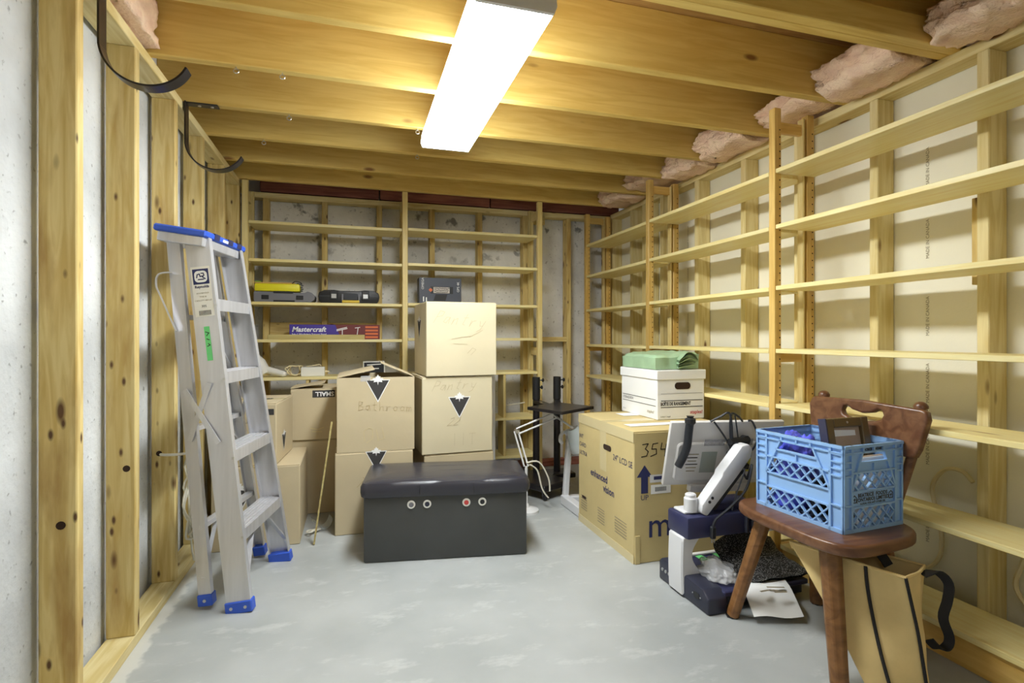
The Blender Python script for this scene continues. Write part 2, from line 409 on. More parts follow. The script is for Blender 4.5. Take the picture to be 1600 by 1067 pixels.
# handwriting strokes in a unit em box
GLYPH = {
 '3': [[(0.05, 0.9), (0.5, 0.95), (0.3, 0.6), (0.55, 0.4), (0.45, 0.1), (0.05, 0.05)]],
 '5': [[(0.55, 0.95), (0.15, 0.9), (0.1, 0.55), (0.45, 0.55), (0.5, 0.2), (0.05, 0.05)]],
 '4': [[(0.15, 0.95), (0.1, 0.5), (0.6, 0.5)], [(0.5, 0.85), (0.45, 0.0)]],
 'N': [[(0.1, 0.0), (0.1, 0.9), (0.5, 0.05), (0.55, 0.95)]],
 'P': [[(0.1, 0.0), (0.2, 0.95), (0.6, 0.85), (0.55, 0.55), (0.15, 0.45)]],
 'B': [[(0.1, 0.0), (0.15, 0.95), (0.5, 0.85), (0.45, 0.6), (0.15, 0.5), (0.55, 0.35), (0.5, 0.1), (0.1, 0.0)]],
 'a': [[(0.5, 0.5), (0.2, 0.5), (0.1, 0.15), (0.35, 0.05), (0.5, 0.5), (0.55, 0.02)]],
 'n': [[(0.1, 0.5), (0.1, 0.0), (0.15, 0.35), (0.4, 0.5), (0.48, 0.0)]],
 't': [[(0.3, 0.9), (0.25, 0.1), (0.45, 0.02)], [(0.1, 0.6), (0.5, 0.62)]],
 'r': [[(0.1, 0.5), (0.12, 0.0), (0.2, 0.4), (0.5, 0.48)]],
 'y': [[(0.1, 0.5), (0.25, 0.1), (0.5, 0.1)], [(0.55, 0.5), (0.4, -0.2), (0.15, -0.35)]],
 'h': [[(0.1, 0.95), (0.1, 0.0), (0.2, 0.4), (0.45, 0.45), (0.48, 0.0)]],
 'o': [[(0.3, 0.5), (0.1, 0.3), (0.2, 0.05), (0.45, 0.1), (0.5, 0.4), (0.3, 0.5)]],
 'm': [[(0.05, 0.5), (0.05, 0.0), (0.15, 0.45), (0.28, 0.4), (0.28, 0.0), (0.4, 0.45), (0.52, 0.4), (0.52, 0.0)]],
 '2': [[(0.1, 0.8), (0.4, 0.95), (0.5, 0.65), (0.1, 0.05), (0.6, 0.1)]],
 '1': [[(0.3, 0.95), (0.28, 0.0)]],
 '0': [[(0.3, 0.95), (0.1, 0.5), (0.3, 0.0), (0.52, 0.45), (0.3, 0.95)]],
 'T': [[(0.05, 0.9), (0.6, 0.92)], [(0.32, 0.9), (0.3, 0.0)]],
 '-': [[(0.1, 0.45), (0.5, 0.47)]],
}
def handwrite(name, word, size, T, mat, parent, width=0.004, x0=0.0, y0=0.0, slant=0.0, rise=0.0):
    S = []; x = x0
    for ch in word:
        for st in GLYPH.get(ch, []):
            S.append([(x + (p[0] + slant * p[1]) * size, y0 + p[1] * size + rise * (x - x0)) for p in st])
        x += size * 0.72
    return ribbon(name, S, width, T, mat, parent)
def maple_badge(T, size, parent):
    """inverted triangle with a small leaf on its top edge"""
    s = size
    poly('badge_outline', [(-0.56 * s, 0.44 * s), (0.56 * s, 0.44 * s), (0, -0.62 * s)], T, 'white', parent, 0.0006)
    poly('badge_triangle', [(-0.5 * s, 0.4 * s), (0.5 * s, 0.4 * s), (0, -0.53 * s)], T, 'ink', parent, 0.0010)
    leaf = [(0, -0.16), (0.03, 0), (0.2, -0.02), (0.17, 0.05), (0.26, 0.14), (0.17, 0.17), (0.1, 0.16), (0.11, 0.25), (0.05, 0.24), (0, 0.34)]
    leaf = [(x * s, (y + 0.34) * s) for x, y in leaf] + [(-x * s, (y + 0.34) * s) for x, y in leaf[::-1][1:-1]]
    b = MB(); c = (0, 0.42 * s)
    b.add([T @ V((c[0], c[1], 0.0014))] + [T @ V((x, y, 0.0014)) for x, y in leaf], [(0, i + 1, (i + 1) % len(leaf) + 1) for i in range(len(leaf))])
    b.build('leaf_badge', 'white', parent)

# ------------------------------------------------------------------ room shell
XL, XR, YB, YF, ZC = -0.80, 2.14, 4.14, -2.2, 2.05
JD = 0.235
fl = struct(MB().box(XL - 0.1, XR + 0.1, YF - 0.1, YB + 0.1, -0.12, 0).build('floor', 'floor'))
wl = struct(MB().box(XL - 0.2, XL, YF, YB + 0.2, 0, ZC + JD).build('wall_left', 'conc_l'))
wb = struct(MB().box(XL, XR + 0.012, YB, YB + 0.2, 0, ZC + JD).build('wall_back', 'conc_b'))
wr = struct(MB().box(XR, XR + 0.012, YF, YB, 0, ZC).build('wall_right', 'drywall'))
wf = struct(MB().box(XL - 0.2, XR + 0.012, YF - 0.1, YF, 0, ZC + JD).build('wall_front', 'paint'))
ce = struct(MB().box(XL - 0.2, XR + 0.4, YF - 0.1, YB + 0.2, ZC + JD, ZC + JD + 0.02).build('ceiling', 'subfloor'))
# rim beyond the right wall that the insulation sits against
board('rim_joist', 'joist', ce, XR + 0.10, XR + 0.138, YF, YB, ZC, ZC + JD)
# joists on the measured 400 mm spacing; far bottom edges
JY = [3.79, 3.40, 3.01, 2.64, 2.23, 1.83, 1.43, 1.02, 0.62, 0.21, -0.2, -0.6, -1.0, -1.4, -1.8]
joists = []
for y in JY: joists.append(board('joist', 'joist', ce, XL, XR + 0.10, y - 0.038, y, ZC, ZC + JD, 0.003))
board('joist', 'joist', ce, 0.78, XR + 0.10, 1.352, 1.390, ZC - 0.002, ZC + 0.09, 0.003)
for (x, xx) in ((-0.62, 0.18), (0.19, 1.02), (1.03, XR)):
    board('blocking', 'redwood', ce, x, xx, 4.05, 4.088, ZC, ZC + JD)
# screw eyes under the joists
def screw_eye(x, y):
    j = min(joists, key=lambda o: abs(o.location.y - y))
    b = MB(); c = V((x, 0, ZC - 0.016)) - V((j.location.x, 0, j.location.z))
    b.tube([c + V((0.009 * math.cos(t), 0.002 * math.sin(t), 0.009 * math.sin(t))) for t in [2 * PI * k / 8 for k in range(8)]], 0.0022, 5, 2, True)
    b.taper(c + V((0, 0, 0.009)), c + V((0, 0, 0.02)), 0.002, 0.002, 5)
    b.build('screw_eye', 'steel', j)
for x, y in ((-0.42, 2.21), (-0.26, 2.21), (-0.44, 3.0), (0.34, 3.0), (0.30, 2.62), (-0.28, 2.62)): screw_eye(x, y)

# left wall framing
for y in (3.781, 3.361, 2.913, 2.493, 2.075, 1.68, 1.26, 0.85, 0.43, 0.02):
    o = board('stud', 'stud', wl, -0.785, -0.70, y, y + 0.038, 0.038, 2.012, 0.003)
board('top_plate', 'stud2', wl, -0.785, -0.70, YF, 4.0, 2.012, 2.05, 0.002)
board('bottom_plate', 'stud2', wl, -0.785, -0.70, YF, 4.0, 0.0, 0.038, 0.002)
def drill_hole(y, x, z, r=0.011):
    MB().lathe([(r, 0), (r, 0.0012)], basis((x, y - 0.0004, z), (1, 0, 0), (0, 0, 1)), 12).build('cable_hole', 'hole', wl)
drill_hole(1.68, -0.735, 0.545); drill_hole(2.075, -0.725, 0.60); drill_hole(2.493, -0.757, 0.565)
# back wall framing
for x in (-0.60, -0.215, 0.165, 0.552, 0.92, 1.29, 1.66, 2.01):
    board('stud', 'stud', wb, x, x + 0.038, 4.03, 4.118, 0.038, 2.0, 0.003)
board('top_plate', 'stud2', wb, -0.70, 2.05, 4.03, 4.118, 2.0, 2.038)
board('bottom_plate', 'redwood', wb, -0.70, 2.05, 4.03, 4.118, 0, 0.045)
board('blocking', 'stud', wb, 1.33, 1.66, 4.03, 4.118, 1.0, 1.038)
board('blocking', 'stud', wb, -0.56, -0.215, 4.06, 4.098, 1.05, 1.14)
board('blocking', 'stud', wb, -0.177, 0.165, 4.06, 4.098, 1.05, 1.14)
board('blocking', 'stud2', wb, 1.33, 1.46, 4.0, 4.03, 1.93, 2.02)
# right wall framing
for y in (3.70, 3.28, 2.886, 2.47, 2.098, 1.702, 1.304, 0.90, 0.49, 0.09):
    board('stud', 'stud2', wr, 2.05, 2.138, y - 0.038, y, 0.038, 2.012, 0.003)
board('stud', 'stud2', wr, 2.05, 2.138, 3.43, 3.52, 0.038, 2.012, 0.003)
board('stud', 'stud2', wr, 2.05, 2.138, 3.99, 4.028, 0.038, 2.012, 0.003)
board('top_plate', 'stud2', wr, 2.05, 2.138, YF, 4.03, 2.012, 2.05)
board('bottom_plate', 'stud2', wr, 2.05, 2.138, YF, 4.03, 0.0, 0.038)
board('cleat', 'stud', wr, 2.06, 2.098, 1.306, 1.326, 1.22, 1.52)
for i, y in enumerate((1.53, 2.33, 3.08)):
    for z in (0.32, 0.62, 0.86, 1.12, 1.42, 1.70):
        T = basis((XR - 0.0005, y, z), (0, 0, 1), (0, 1, 0))
        if T.col[2][0] > 0: T = basis((XR - 0.0005, y, z), (0, 0, -1), (0, 1, 0))
        text('sheet_print', 'MADE IN CANADA' if z < 1.5 else 'MADE IN CANADA', 0.018, T, 'greytext', wr)

# ------------------------------------------------------------------ ceiling light and an added fill fixture
def fixture(y0, y1, label, lens='lens'):
    x0, x1 = 0.315, 0.557
    t = thing('ceiling_light', label, 'light', ((x0 + x1) / 2, (y0 + y1) / 2, 1.96))
    hw, hl = (x1 - x0) / 2, (y1 - y0) / 2
    MB().box(-hw * 0.8, hw * 0.8, -hl, hl, 0.062, 0.09).build('housing', 'whitemetal', t, bevel=0.003)
    prof = [(-hw * 0.96, 0.062), (-hw, 0.02), (-hw * 0.93, 0.0), (hw * 0.93, 0.0), (hw, 0.02), (hw * 0.96, 0.062)]
    T = Matrix(((1, 0, 0, 0), (0, 0, 1, 0), (0, 1, 0, 0), (0, 0, 0, 1)))
    MB().prism([(-hw, 0.02), (-hw * 0.93, 0.0), (hw * 0.93, 0.0), (hw, 0.02)], -hl + 0.012, hl - 0.012, T).build('lens', lens, t)
    MB().prism([(-hw * 0.96, 0.062), (-hw, 0.0205), (hw, 0.0205), (hw * 0.96, 0.062)], -hl + 0.012, hl - 0.012, T).build('lens_side', 'lens_side' if lens == 'lens' else lens, t)
    for a, b in ((-hl, -hl + 0.012), (hl - 0.012, hl)):
        MB().prism([(x * 1.01, z) for x, z in prof], a, b, T).build('end_cap', 'whitemetal', t)
    return t
fixture(1.424, 2.622, 'long white fluorescent wrap light glowing under the joists')
fixture(-1.5, -0.3, 'added fluorescent fill light, unseen behind the camera', 'lens_fill')  # invented fixture out of view, added to lift the front faces

# ------------------------------------------------------------------ pink insulation on the right wall plate
def batt(y0, y1, x0, x1, z0, z1, seed, label):
    bm = bmesh.new(); bmesh.ops.create_cube(bm, size=1.0)
    bmesh.ops.subdivide_edges(bm, edges=bm.edges[:], cuts=17, use_grid_fill=True)
    for v in bm.verts:
        p = v.co.copy(); q = V((p.x * 3, p.y * 5, p.z * 3)) + V((seed * 3.1, seed, 0))
        n = noise.noise_vector(q) * 0.11 + noise.noise_vector(q * 2.7) * 0.06 + noise.noise_vector(q * 7.5) * 0.035
        edge = 1 - 0.35 * max(0, abs(p.z) * 2 - 0.6) * (1 if p.x < 0 else 0.2)
        p = V((p.x * edge + n.x, p.y + n.y * 0.6, p.z + n.z * (1.0 if p.x < 0.2 else 0.5)))
        v.co = V(((p.x + 0.5) * (x1 - x0), p.y * (y1 - y0), max((p.z + 0.5) * (z1 - z0) - 0.02 * (p.x < 0), 0.003 if p.x > 0.1 else -0.03)))
    me = bpy.data.meshes.new('insulation_batt')
    for f in bm.faces: f.smooth = True
    bm.to_mesh(me); bm.free()
    return tag(link('insulation_batt', me, 'pink', loc=(x0, (y0 + y1) / 2, z0)), label, 'insulation', 'pink insulation pieces on the wall plates')
gaps = [(1.04, 1.345, 1.86, 'pink insulation batt filling the widest joist bay above the nearest wall studs'),
        (1.45, 1.78, 1.84, 'ragged pink insulation batt bulging out beside the doubled joist'),
        (1.845, 2.18, 1.90, 'pink insulation batt behind the top of the shelf frame post'),
        (2.245, 2.59, 1.84, 'pink insulation batt hanging low beside the shelf frame post with cable staple'),
        (2.66, 2.96, 1.86, 'thin pink insulation batt between joists above the middle shelf bay'),
        (3.03, 3.35, 1.82, 'torn pink insulation drooping over the plate at the middle shelf post'),
        (3.43, 3.74, 1.80, 'ragged pink insulation drooping in the far corner by the back wall')]
for i, (a, b, x, lb) in enumerate(gaps):
    droop = 0.05 if i == 6 else (0.03 if i == 5 else 0.0)
    batt(a, b, x, 2.22, 2.085 if i in (2, 5) else 2.056, 2.19, i + 1.3, lb)
for i, (a, b) in enumerate(((1.87, 2.17), (1.46, 1.77))):
    o = batt(a, b, -0.79, -0.66, 2.056, 2.22, i + 11.7, ['pink insulation tuft peeking over the left wall plate near the big hook', 'pink insulation tuft over the left wall plate beside the frame edge'][i])

# ------------------------------------------------------------------ right-hand shelving
RX0, RX1 = 1.80, 2.02
sh = thing('shelving_unit', 'long varnished pine shelving running along the drywall side of the room', 'shelving', (1.91, 2.45, 0))
def rel(o, t): o.location = V(o.location) - V(t.location); return o
PW = 0.036
posts_y = [0.93, 1.985, 3.045, 4.0]
tops = [2.045, 2.062, 2.04, 2.03]
def pegs(x, y, z0, z1, parent, dx):
    b = MB(); z = z0
    while z < z1:
        b.lathe([(0.0035, 0), (0.0035, 0.0006)], basis((x + dx, y, z), (1, 0, 0), (0, 0, 1)), 6); z += 0.032
    o = b.build('peg_holes', 'hole', parent); o['kind'] = 'stuff'; return o
for y, tp in zip(posts_y, tops):
    rel(board('post', 'post', sh, RX0, RX0 + PW, y - PW, y, 0, tp), sh)
    rel(board('post', 'post', sh, RX1 - 0.038, RX1, y - PW, y, 0, tp - 0.012), sh)
    rel(board('post_strip', 'postpale', sh, RX1 - 0.060, RX1 - 0.048, y - PW + 0.004, y, 0, tp - 0.03), sh)
    for z in (1.955, 0.925, 0.06):
        rel(board('cross_rail', 'post', sh, RX0 + PW, RX1 - 0.060, y - 0.026, y - 0.008, z, z + 0.05), sh)
    for x in (RX0, RX1 - 0.038):
        rel(pegs(x, y - PW - 0.0006, 0.3, tp - 0.08, sh, 0.027), sh)
SZ = [1.768, 1.52, 1.247, 0.967, 0.722, 0.418]
for i, (ya, yb) in enumerate(((0.93, 1.985), (1.985, 3.045), (3.045, 4.0))):
    dz = (0.0, -0.003, -0.006)[i]
    for k, z in enumerate(SZ):
        rel(board('shelf', 'shelf', sh, RX0 + 0.002, RX1 - 0.002, ya + 0.003, yb - PW - 0.002, z + dz, z + dz + 0.019, 0.0015), sh)
    rel(board('shelf', 'shelf', sh, 1.826, 2.045, ya + 0.003, yb - PW - 0.002, 0.095, 0.115, 0.0015), sh)
    rel(board('kick_board', 'post', sh, 1.838, 1.856, ya + 0.003, yb - PW - 0.002, 0.0, 0.094, 0.0015), sh)
    # front rail under the lower shelves
    if i == 0:
        rel(board('shelf_rail', 'shelf', sh, 1.98, 2.0, ya + 0.003, yb - PW - 0.002, 0.372, 0.417, 0.0015), sh)

# ------------------------------------------------------------------ back shelving
bs = thing('shelving_unit', 'pale pine shelving against the stained concrete wall holding cases and boxes', 'shelving', (0.35, 3.88, 0))
BY0, BY1 = 3.755, 4.005
for x, tp in ((-0.682, 2.045), (0.326, 2.045), (1.316, 2.045)):
    rel(board('post', 'postpale', bs, x, x + 0.036, BY0, BY0 + 0.036, 0, tp), bs)
    rel(board('post', 'postpale', bs, x, x + 0.036, BY1 - 0.036, BY1, 0, tp - 0.02), bs)
    rel(board('post_strip', 'postpale', bs, x + 0.004, x + 0.03, BY1 - 0.06, BY1 - 0.046, 0, tp - 0.03), bs)
    for z in (1.93, 0.90, 0.06): rel(board('cross_rail', 'postpale', bs, x + 0.008, x + 0.026, BY0 + 0.036, BY1 - 0.06, z, z + 0.06), bs)
BZ = [1.768, 1.525, 1.247, 1.003, 0.755, 0.42, 0.14]
for x0, x1, dz in ((-0.644, 0.324, 0.0), (0.364, 1.314, 0.008)):
    for z in BZ: rel(board('shelf', 'shelf', bs, x0, x1, BY0 + 0.002, BY1 - 0.002, z + dz, z + dz + 0.019, 0.0015), bs)
rel(board('divider', 'postpale', bs, 1.052, 1.072, BY0 + 0.01, BY0 + 0.16, 0.447, 0.763), bs)
rel(board('divider', 'postpale', bs, 1.052, 1.072, BY0 + 0.01, BY0 + 0.16, 0.167, 0.428), bs)
rel(board('divider', 'postpale', bs, -0.30, -0.28, BY0 + 0.01, BY0 + 0.16, 0.447, 0.755), bs)

# ------------------------------------------------------------------ step ladder
def ladder():
    base = V((-0.43, 2.47, 0))
    t = thing('step_ladder', 'aluminium step ladder with blue plastic cap leaning against the wall studs', 'ladder', base)
    B0, B1 = V((-0.414, 2.225, 0.02)) - base, V((-0.572, 2.285, 1.43)) - base
    D0, D1 = V((-0.322, 2.705, 0.02)) - base, V((-0.512, 2.60, 1.43)) - base
    A0, A1 = V((-0.541, 2.285, 0.036)) - base, V((-0.655, 2.300, 1.42)) - base
    C0, C1 = V((-0.420, 2.775, 0.036)) - base, V((-0.595, 2.615, 1.42)) - base
    along = (D0 - B0).normalized()
    def channel(name, p0, p1, web, fl, th, side):
        d = (p1 - p0).normalized(); out = (along - d * along.dot(d)).normalized() * side; dep = d.cross(out).normalized()
        L = (p1 - p0).length
        T = Matrix(((dep.x, out.x, d.x, p0.x), (dep.y, out.y, d.y, p0.y), (dep.z, out.z, d.z, p0.z), (0, 0, 0, 1)))
        b = MB()
        b.box(-web / 2, web / 2, -th, 0, 0, L, T)
        b.box(-web / 2, -web / 2 + th, -fl, -th, 0, L, T); b.box(web / 2 - th, web / 2, -fl, -th, 0, L, T)
        o = b.build(name, 'alu', t); return T
    TB = channel('front_rail', B0, B1, 0.088, 0.026, 0.004, -1)
    TD = channel('front_rail', D0, D1, 0.088, 0.026, 0.004, 1)
    TA = channel('rear_rail', A0, A1, 0.046, 0.024, 0.004, -1)
    TC = channel('rear_rail', C0, C1, 0.046, 0.024, 0.004, 1)
    for T, w in ((TB, 0.098), (TD, 0.098), (TA, 0.054), (TC, 0.054)):
        f = MB().box(-w / 2, w / 2, -0.034, 0.006, -0.022, 0.022, T).build('foot_cap', 'bluep', t, bevel=0.003)
        for s in ((-1, 1) if w > 0.06 else (0,)):
            MB().lathe([(0.006, 0), (0.006, 0.0025)], T @ Matrix.Translation((s * 0.026, 0.006, 0)) @ Matrix.Rotation(-PI / 2, 4, 'X'), 10).build('rivet', 'steel', f)
    # treads
    depv = V((-along.y, along.x, 0)).normalized()       # towards the wall
    for z in (0.305, 0.605, 0.905, 1.185):
        f = (z - 0.02) / 1.41
        p = B0.lerp(B1, f) + along * 0.004; q = D0.lerp(D1, f) - along * 0.004
        d = (q - p).normalized(); n = V((-d.y, d.x, 0)).normalized()
        T = Matrix(((d.x, n.x, 0, p.x), (d.y, n.y, 0, p.y), (d.z, n.z, 1, p.z), (0, 0, 0, 1)))
        L = (q - p).length
        b = MB().box(0, L, -0.044, 0.044, -0.003, 0.0, T).box(0, L, -0.044, -0.040, -0.045, -0.003, T).box(0, L, 0.040, 0.044, -0.03, -0.003, T)
        for k in (-0.03, -0.015, 0.0, 0.015, 0.03): b.box(0, L, k - 0.002, k + 0.002, 0, 0.002, T)
        o = b.build('tread', 'alu', t)
        for x in (-0.006, L + 0.004): MB().box(x - 0.002, x + 0.004, -0.048, -0.04, -0.03, -0.02, T).build('rivet', 'steel', o)
    # knee braces below lowest tread and above
    f = 0.2; p = B0.lerp(B1, f); q = D0.lerp(D1, f)
    for a, b_, s in ((p, B0.lerp(B1, 0.05), 0.35), (q, D0.lerp(D1, 0.05), 0.35)):
        c = a.lerp(q if a is p else p, s)
        MB().bar(c + V((0.02, 0, -0.03)), b_ + V((0.03, 0, 0)), 0.02, 0.006).build('knee_brace', 'alu', t)
    # rear horizontals and braces
    for f in (0.2, 0.47, 0.78):
        MB().bar(A0.lerp(A1, f), C0.lerp(C1, f), 0.03, 0.018).build('rear_bar', 'alu', t)
    MB().bar(A0.lerp(A1, 0.2).lerp(C0.lerp(C1, 0.2), 0.3), A0.lerp(A1, 0.06), 0.014, 0.006).build('knee_brace', 'alu', t)
    MB().bar(C0.lerp(C1, 0.78).lerp(A0.lerp(A1, 0.78), 0.45), C0.lerp(C1, 0.62), 0.016, 0.006).build('knee_brace', 'alu', t)
    MB().bar(C0.lerp(C1, 0.47).lerp(A0.lerp(A1, 0.47), 0.45), C0.lerp(C1, 0.36), 0.016, 0.006).build('knee_brace', 'alu', t)
    # folding spreaders
    for (F0, F1, R0, R1, s) in ((B0, B1, A0, A1, -1), (D0, D1, C0, C1, 1)):
        off = along * 0.008 * s
        a = F0.lerp(F1, 0.60) + off + depv * 0.01; k = R0.lerp(R1, 0.44) + off; c = R0.lerp(R1, 0.58) + off
        MB().bar(a, k, 0.018, 0.004, along).build('spreader', 'alu', t)
        MB().bar(c + off * 0.6, F0.lerp(F1, 0.44) + off * 1.6, 0.018, 0.004, along).build('spreader', 'alu', t)
    # platform-side bracket bar and cap
    mid = (B1 + D1 + A1 + C1) / 4; ln = ((D1 - B1).length + (C1 - A1).length) / 2
    al = ((D1 - B1) + (C1 - A1)); al.z = 0; al.normalize(); nv = V((-al.y, al.x, 0))
    T = Matrix(((al.x, nv.x, 0, mid.x), (al.y, nv.y, 0, mid.y), (0, 0, 1, 1.425), (0, 0, 0, 1))) @ Matrix.Rotation(0.14, 4, 'X')
    hl = ln / 2 + 0.03
    MB().box(-hl + 0.004, hl - 0.004, -0.082, 0.082, -0.035, 0.0, T).build('cap_bracket', 'alu', t, bevel=0.003)
    cap = MB().box(-hl, hl, -0.09, 0.10, 0.0, 0.026, T).build('top_cap', 'bluep', t, bevel=0.006)
    for x in (-0.5, 0.15, 0.62):
        MB().box(hl * x - 0.022, hl * x + 0.022, -0.0915, -0.075, 0.006, 0.0275, T).build('tool_slot', 'navy', cap)
    MB().box(-hl * 0.22, hl * 0.05, -0.0905, -0.0895, 0.008, 0.018, T).build('cap_lettering', 'white', cap)
    # folding pail shelf strip hanging behind the rear rail
    pf = A0.lerp(A1, 0.90); pg = A0.lerp(A1, 0.74)
    MB().tube([pf + V((-0.01, -0.012, 0)), pf + V((-0.05, -0.02, -0.01)), pf + V((-0.058, -0.02, -0.05)), pf + V((-0.04, -0.02, -0.10)), pg + V((-0.012, -0.014, 0))], 0, 4, 5, flat=(0.016, 0.003)).build('pail_shelf', 'alu', t)
    # sticker and tape on the near front rail
    d = (B1 - B0).normalized()
    def on_rail(fr):
        c = B0.lerp(B1, fr)
        o = V((TB.col[1][0], TB.col[1][1], TB.col[1][2])); r = V((TB.col[0][0], TB.col[0][1], TB.col[0][2]))
        if r.x < 0: r = -r
        T = basis(c, r, d)
        if V(T.col[2][:3]).dot(o) < 0: T = basis(c, -r, d)
        return T
    T = on_rail(0.845)
    st = rect('label_sticker', 0.07, 0.19, T, 'whiteplastic', t, 0.0008)
    T = on_rail(0.885)
    rect('logo_square', 0.058, 0.058, T, 'navyink', t, 0.0014)
    shape('logo_field', rrect(0.046, 0.044, 0.014), [], 0.0002, 'white', t, T @ Matrix.Translation((0, 0, 0.0017)))
    ribbon('logo_rider', [[(-0.015, -0.004), (-0.012, 0.008), (-0.004, 0.010), (-0.002, 0.0), (0.006, 0.002)], [(0.002, 0.012), (0.010, 0.012), (0.012, 0.004), (0.006, -0.002), (0.016, -0.010)], [(-0.010, -0.011), (0.010, -0.011)]], 0.004, T, 'navyink', t, 0.0022)
    text('sticker_name', 'Reynolds', 0.014, T @ Matrix.Translation((0, -0.039, 0)), 'navyink', t, bold=0.0004, lift=0.0012)
    T = on_rail(0.825)
    for k, (w, s) in enumerate(((0.04, 'HOUSEHOLD'), (0.03, 'TYPE III'), (0.05, 'CAPACITY 200 LBS'))):
        text('sticker_text', s, 0.0075, T @ Matrix.Translation((0, 0.022 - k * 0.014, 0)), 'greytext', t, lift=0.0012)
    text('sticker_text', '305', 0.013, T @ Matrix.Translation((0, -0.028, 0)), 'ink', t, lift=0.0012)
    b = MB()
    for k in range(9): x = -0.02 + k * 0.005; b.add([T @ V((x + dx, y, 0.0013)) for dx, y in ((0, -0.062), (0.0025, -0.062), (0.0025, -0.044), (0, -0.044))], [(0, 1, 2, 3)])
    b.build('barcode', 'ink', t)
    T = on_rail(0.705)
    rect('masking_tape', 0.02, 0.13, T, 'greentape', t, 0.0012)
    ribbon('tape_scribble', [[(-0.006, 0.045), (0.006, 0.04), (-0.003, 0.03)], [(-0.004, 0.018), (0.005, 0.014)], [(0.0, 0.0), (0.006, -0.006), (-0.004, -0.01)]], 0.003, T, 'pendark', t, 0.0016)
ladder()

# ------------------------------------------------------------------ black storage hooks
def hook(x, y, arc, label, r, w, plate):
    t = thing('storage_hook', label, 'hook', (x, y, 2.05), 0, 'black steel storage hooks')
    b = MB(); n = 20
    path = [V((0, 0, 0.0)), V((0, 0, -plate * 0.5)), V((0, 0, -plate))]
    for k in range(1, n + 1):
        a = PI + arc * k / n
        path.append(V((r + r * math.cos(a), 0, -plate + r * math.sin(a))))
    b.tube(path, 0, 4, 2, flat=(w, 0.004))
    b.build('strap', 'blackmetal', t)
    p = MB().box(0, 0.125, -w * 0.65, w * 0.65, -0.008, -0.002)
    p.build('mounting_plate', 'blackmetal', t, bevel=0.002)
    for q in (0.05, 0.10): MB().lathe([(0.007, -0.011), (0.007, -0.008)], Matrix.Translation((q, 0, 0)), 10).build('screw', 'steel', t)
hook(-0.690, 2.61, PI * 0.86, 'smaller looking black steel hook whose screwed plate shows under a joist', 0.115, 0.033, 0.17)
hook(-0.690, 1.80, PI * 0.86, 'big black curved steel hook beside the concrete with its plate hidden', 0.115, 0.033, 0.17)

# ------------------------------------------------------------------ cables
def cable(name, pts, r, mat, label, cat='cable', group=None, sub=6):
    base = V(pts[0])
    o = MB().tube([V(p) - base for p in pts], r, 6, sub).build(name, mat, loc=base, smooth=True)
    return tag(o, label, cat, group)
cable('power_cable', [(-0.745, 2.47, 0.565), (-0.72, 2.44, 0.568), (-0.66, 2.40, 0.575), (-0.62, 2.40, 0.58), (-0.64, 2.55, 0.56), (-0.68, 2.7, 0.52)], 0.0055, 'cable', 'white cable coming out of a drilled stud behind the ladder')
loops = []
for k in range(46):
    a = k * 0.62; rr = 0.11 + 0.03 * math.sin(k * 1.7)
    loops.append((-0.66 + 0.018 * math.sin(k * 2.3), 2.575 + rr * 0.5 * math.cos(a), 0.36 + 0.17 * math.sin(a) + 0.03 * math.sin(k * 0.9)))
loops += [(-0.66, 2.58, 0.12), (-0.655, 2.64, 0.06), (-0.65, 2.70, 0.05)]
cable('coiled_cable', loops, 0.0045, 'cable', 'tangled hank of white cable hanging by the wall behind the ladder', sub=3)
cable('wall_cable', [(2.12, 1.36, 0.52), (2.125, 1.40, 0.55), (2.125, 1.46, 0.54), (2.12, 1.50, 0.46), (2.12, 1.47, 0.33), (2.12, 1.47, 0.22), (2.115, 1.52, 0.15), (2.11, 1.62, 0.135), (2.11, 1.70, 0.14), (2.105, 1.78, 0.16)], 0.0075, 'creamcable', 'cream cable looping low on the drywall below the bottom shelves', group=None)
cable('wall_cable', [(2.12, 1.19, 0.50), (2.12, 1.17, 0.44), (2.12, 1.21, 0.30), (2.12, 1.23, 0.20), (2.12, 1.16, 0.13), (2.12, 1.05, 0.122)], 0.0075, 'creamcable', 'cream cable dropping between the last two wall studs')
cable('wall_cable', [(2.115, 1.86, 0.40), (2.115, 1.80, 0.27), (2.10, 1.72, 0.16)], 0.005, 'creamcable', 'straight cream cable slanting down the drywall behind the tote bag')

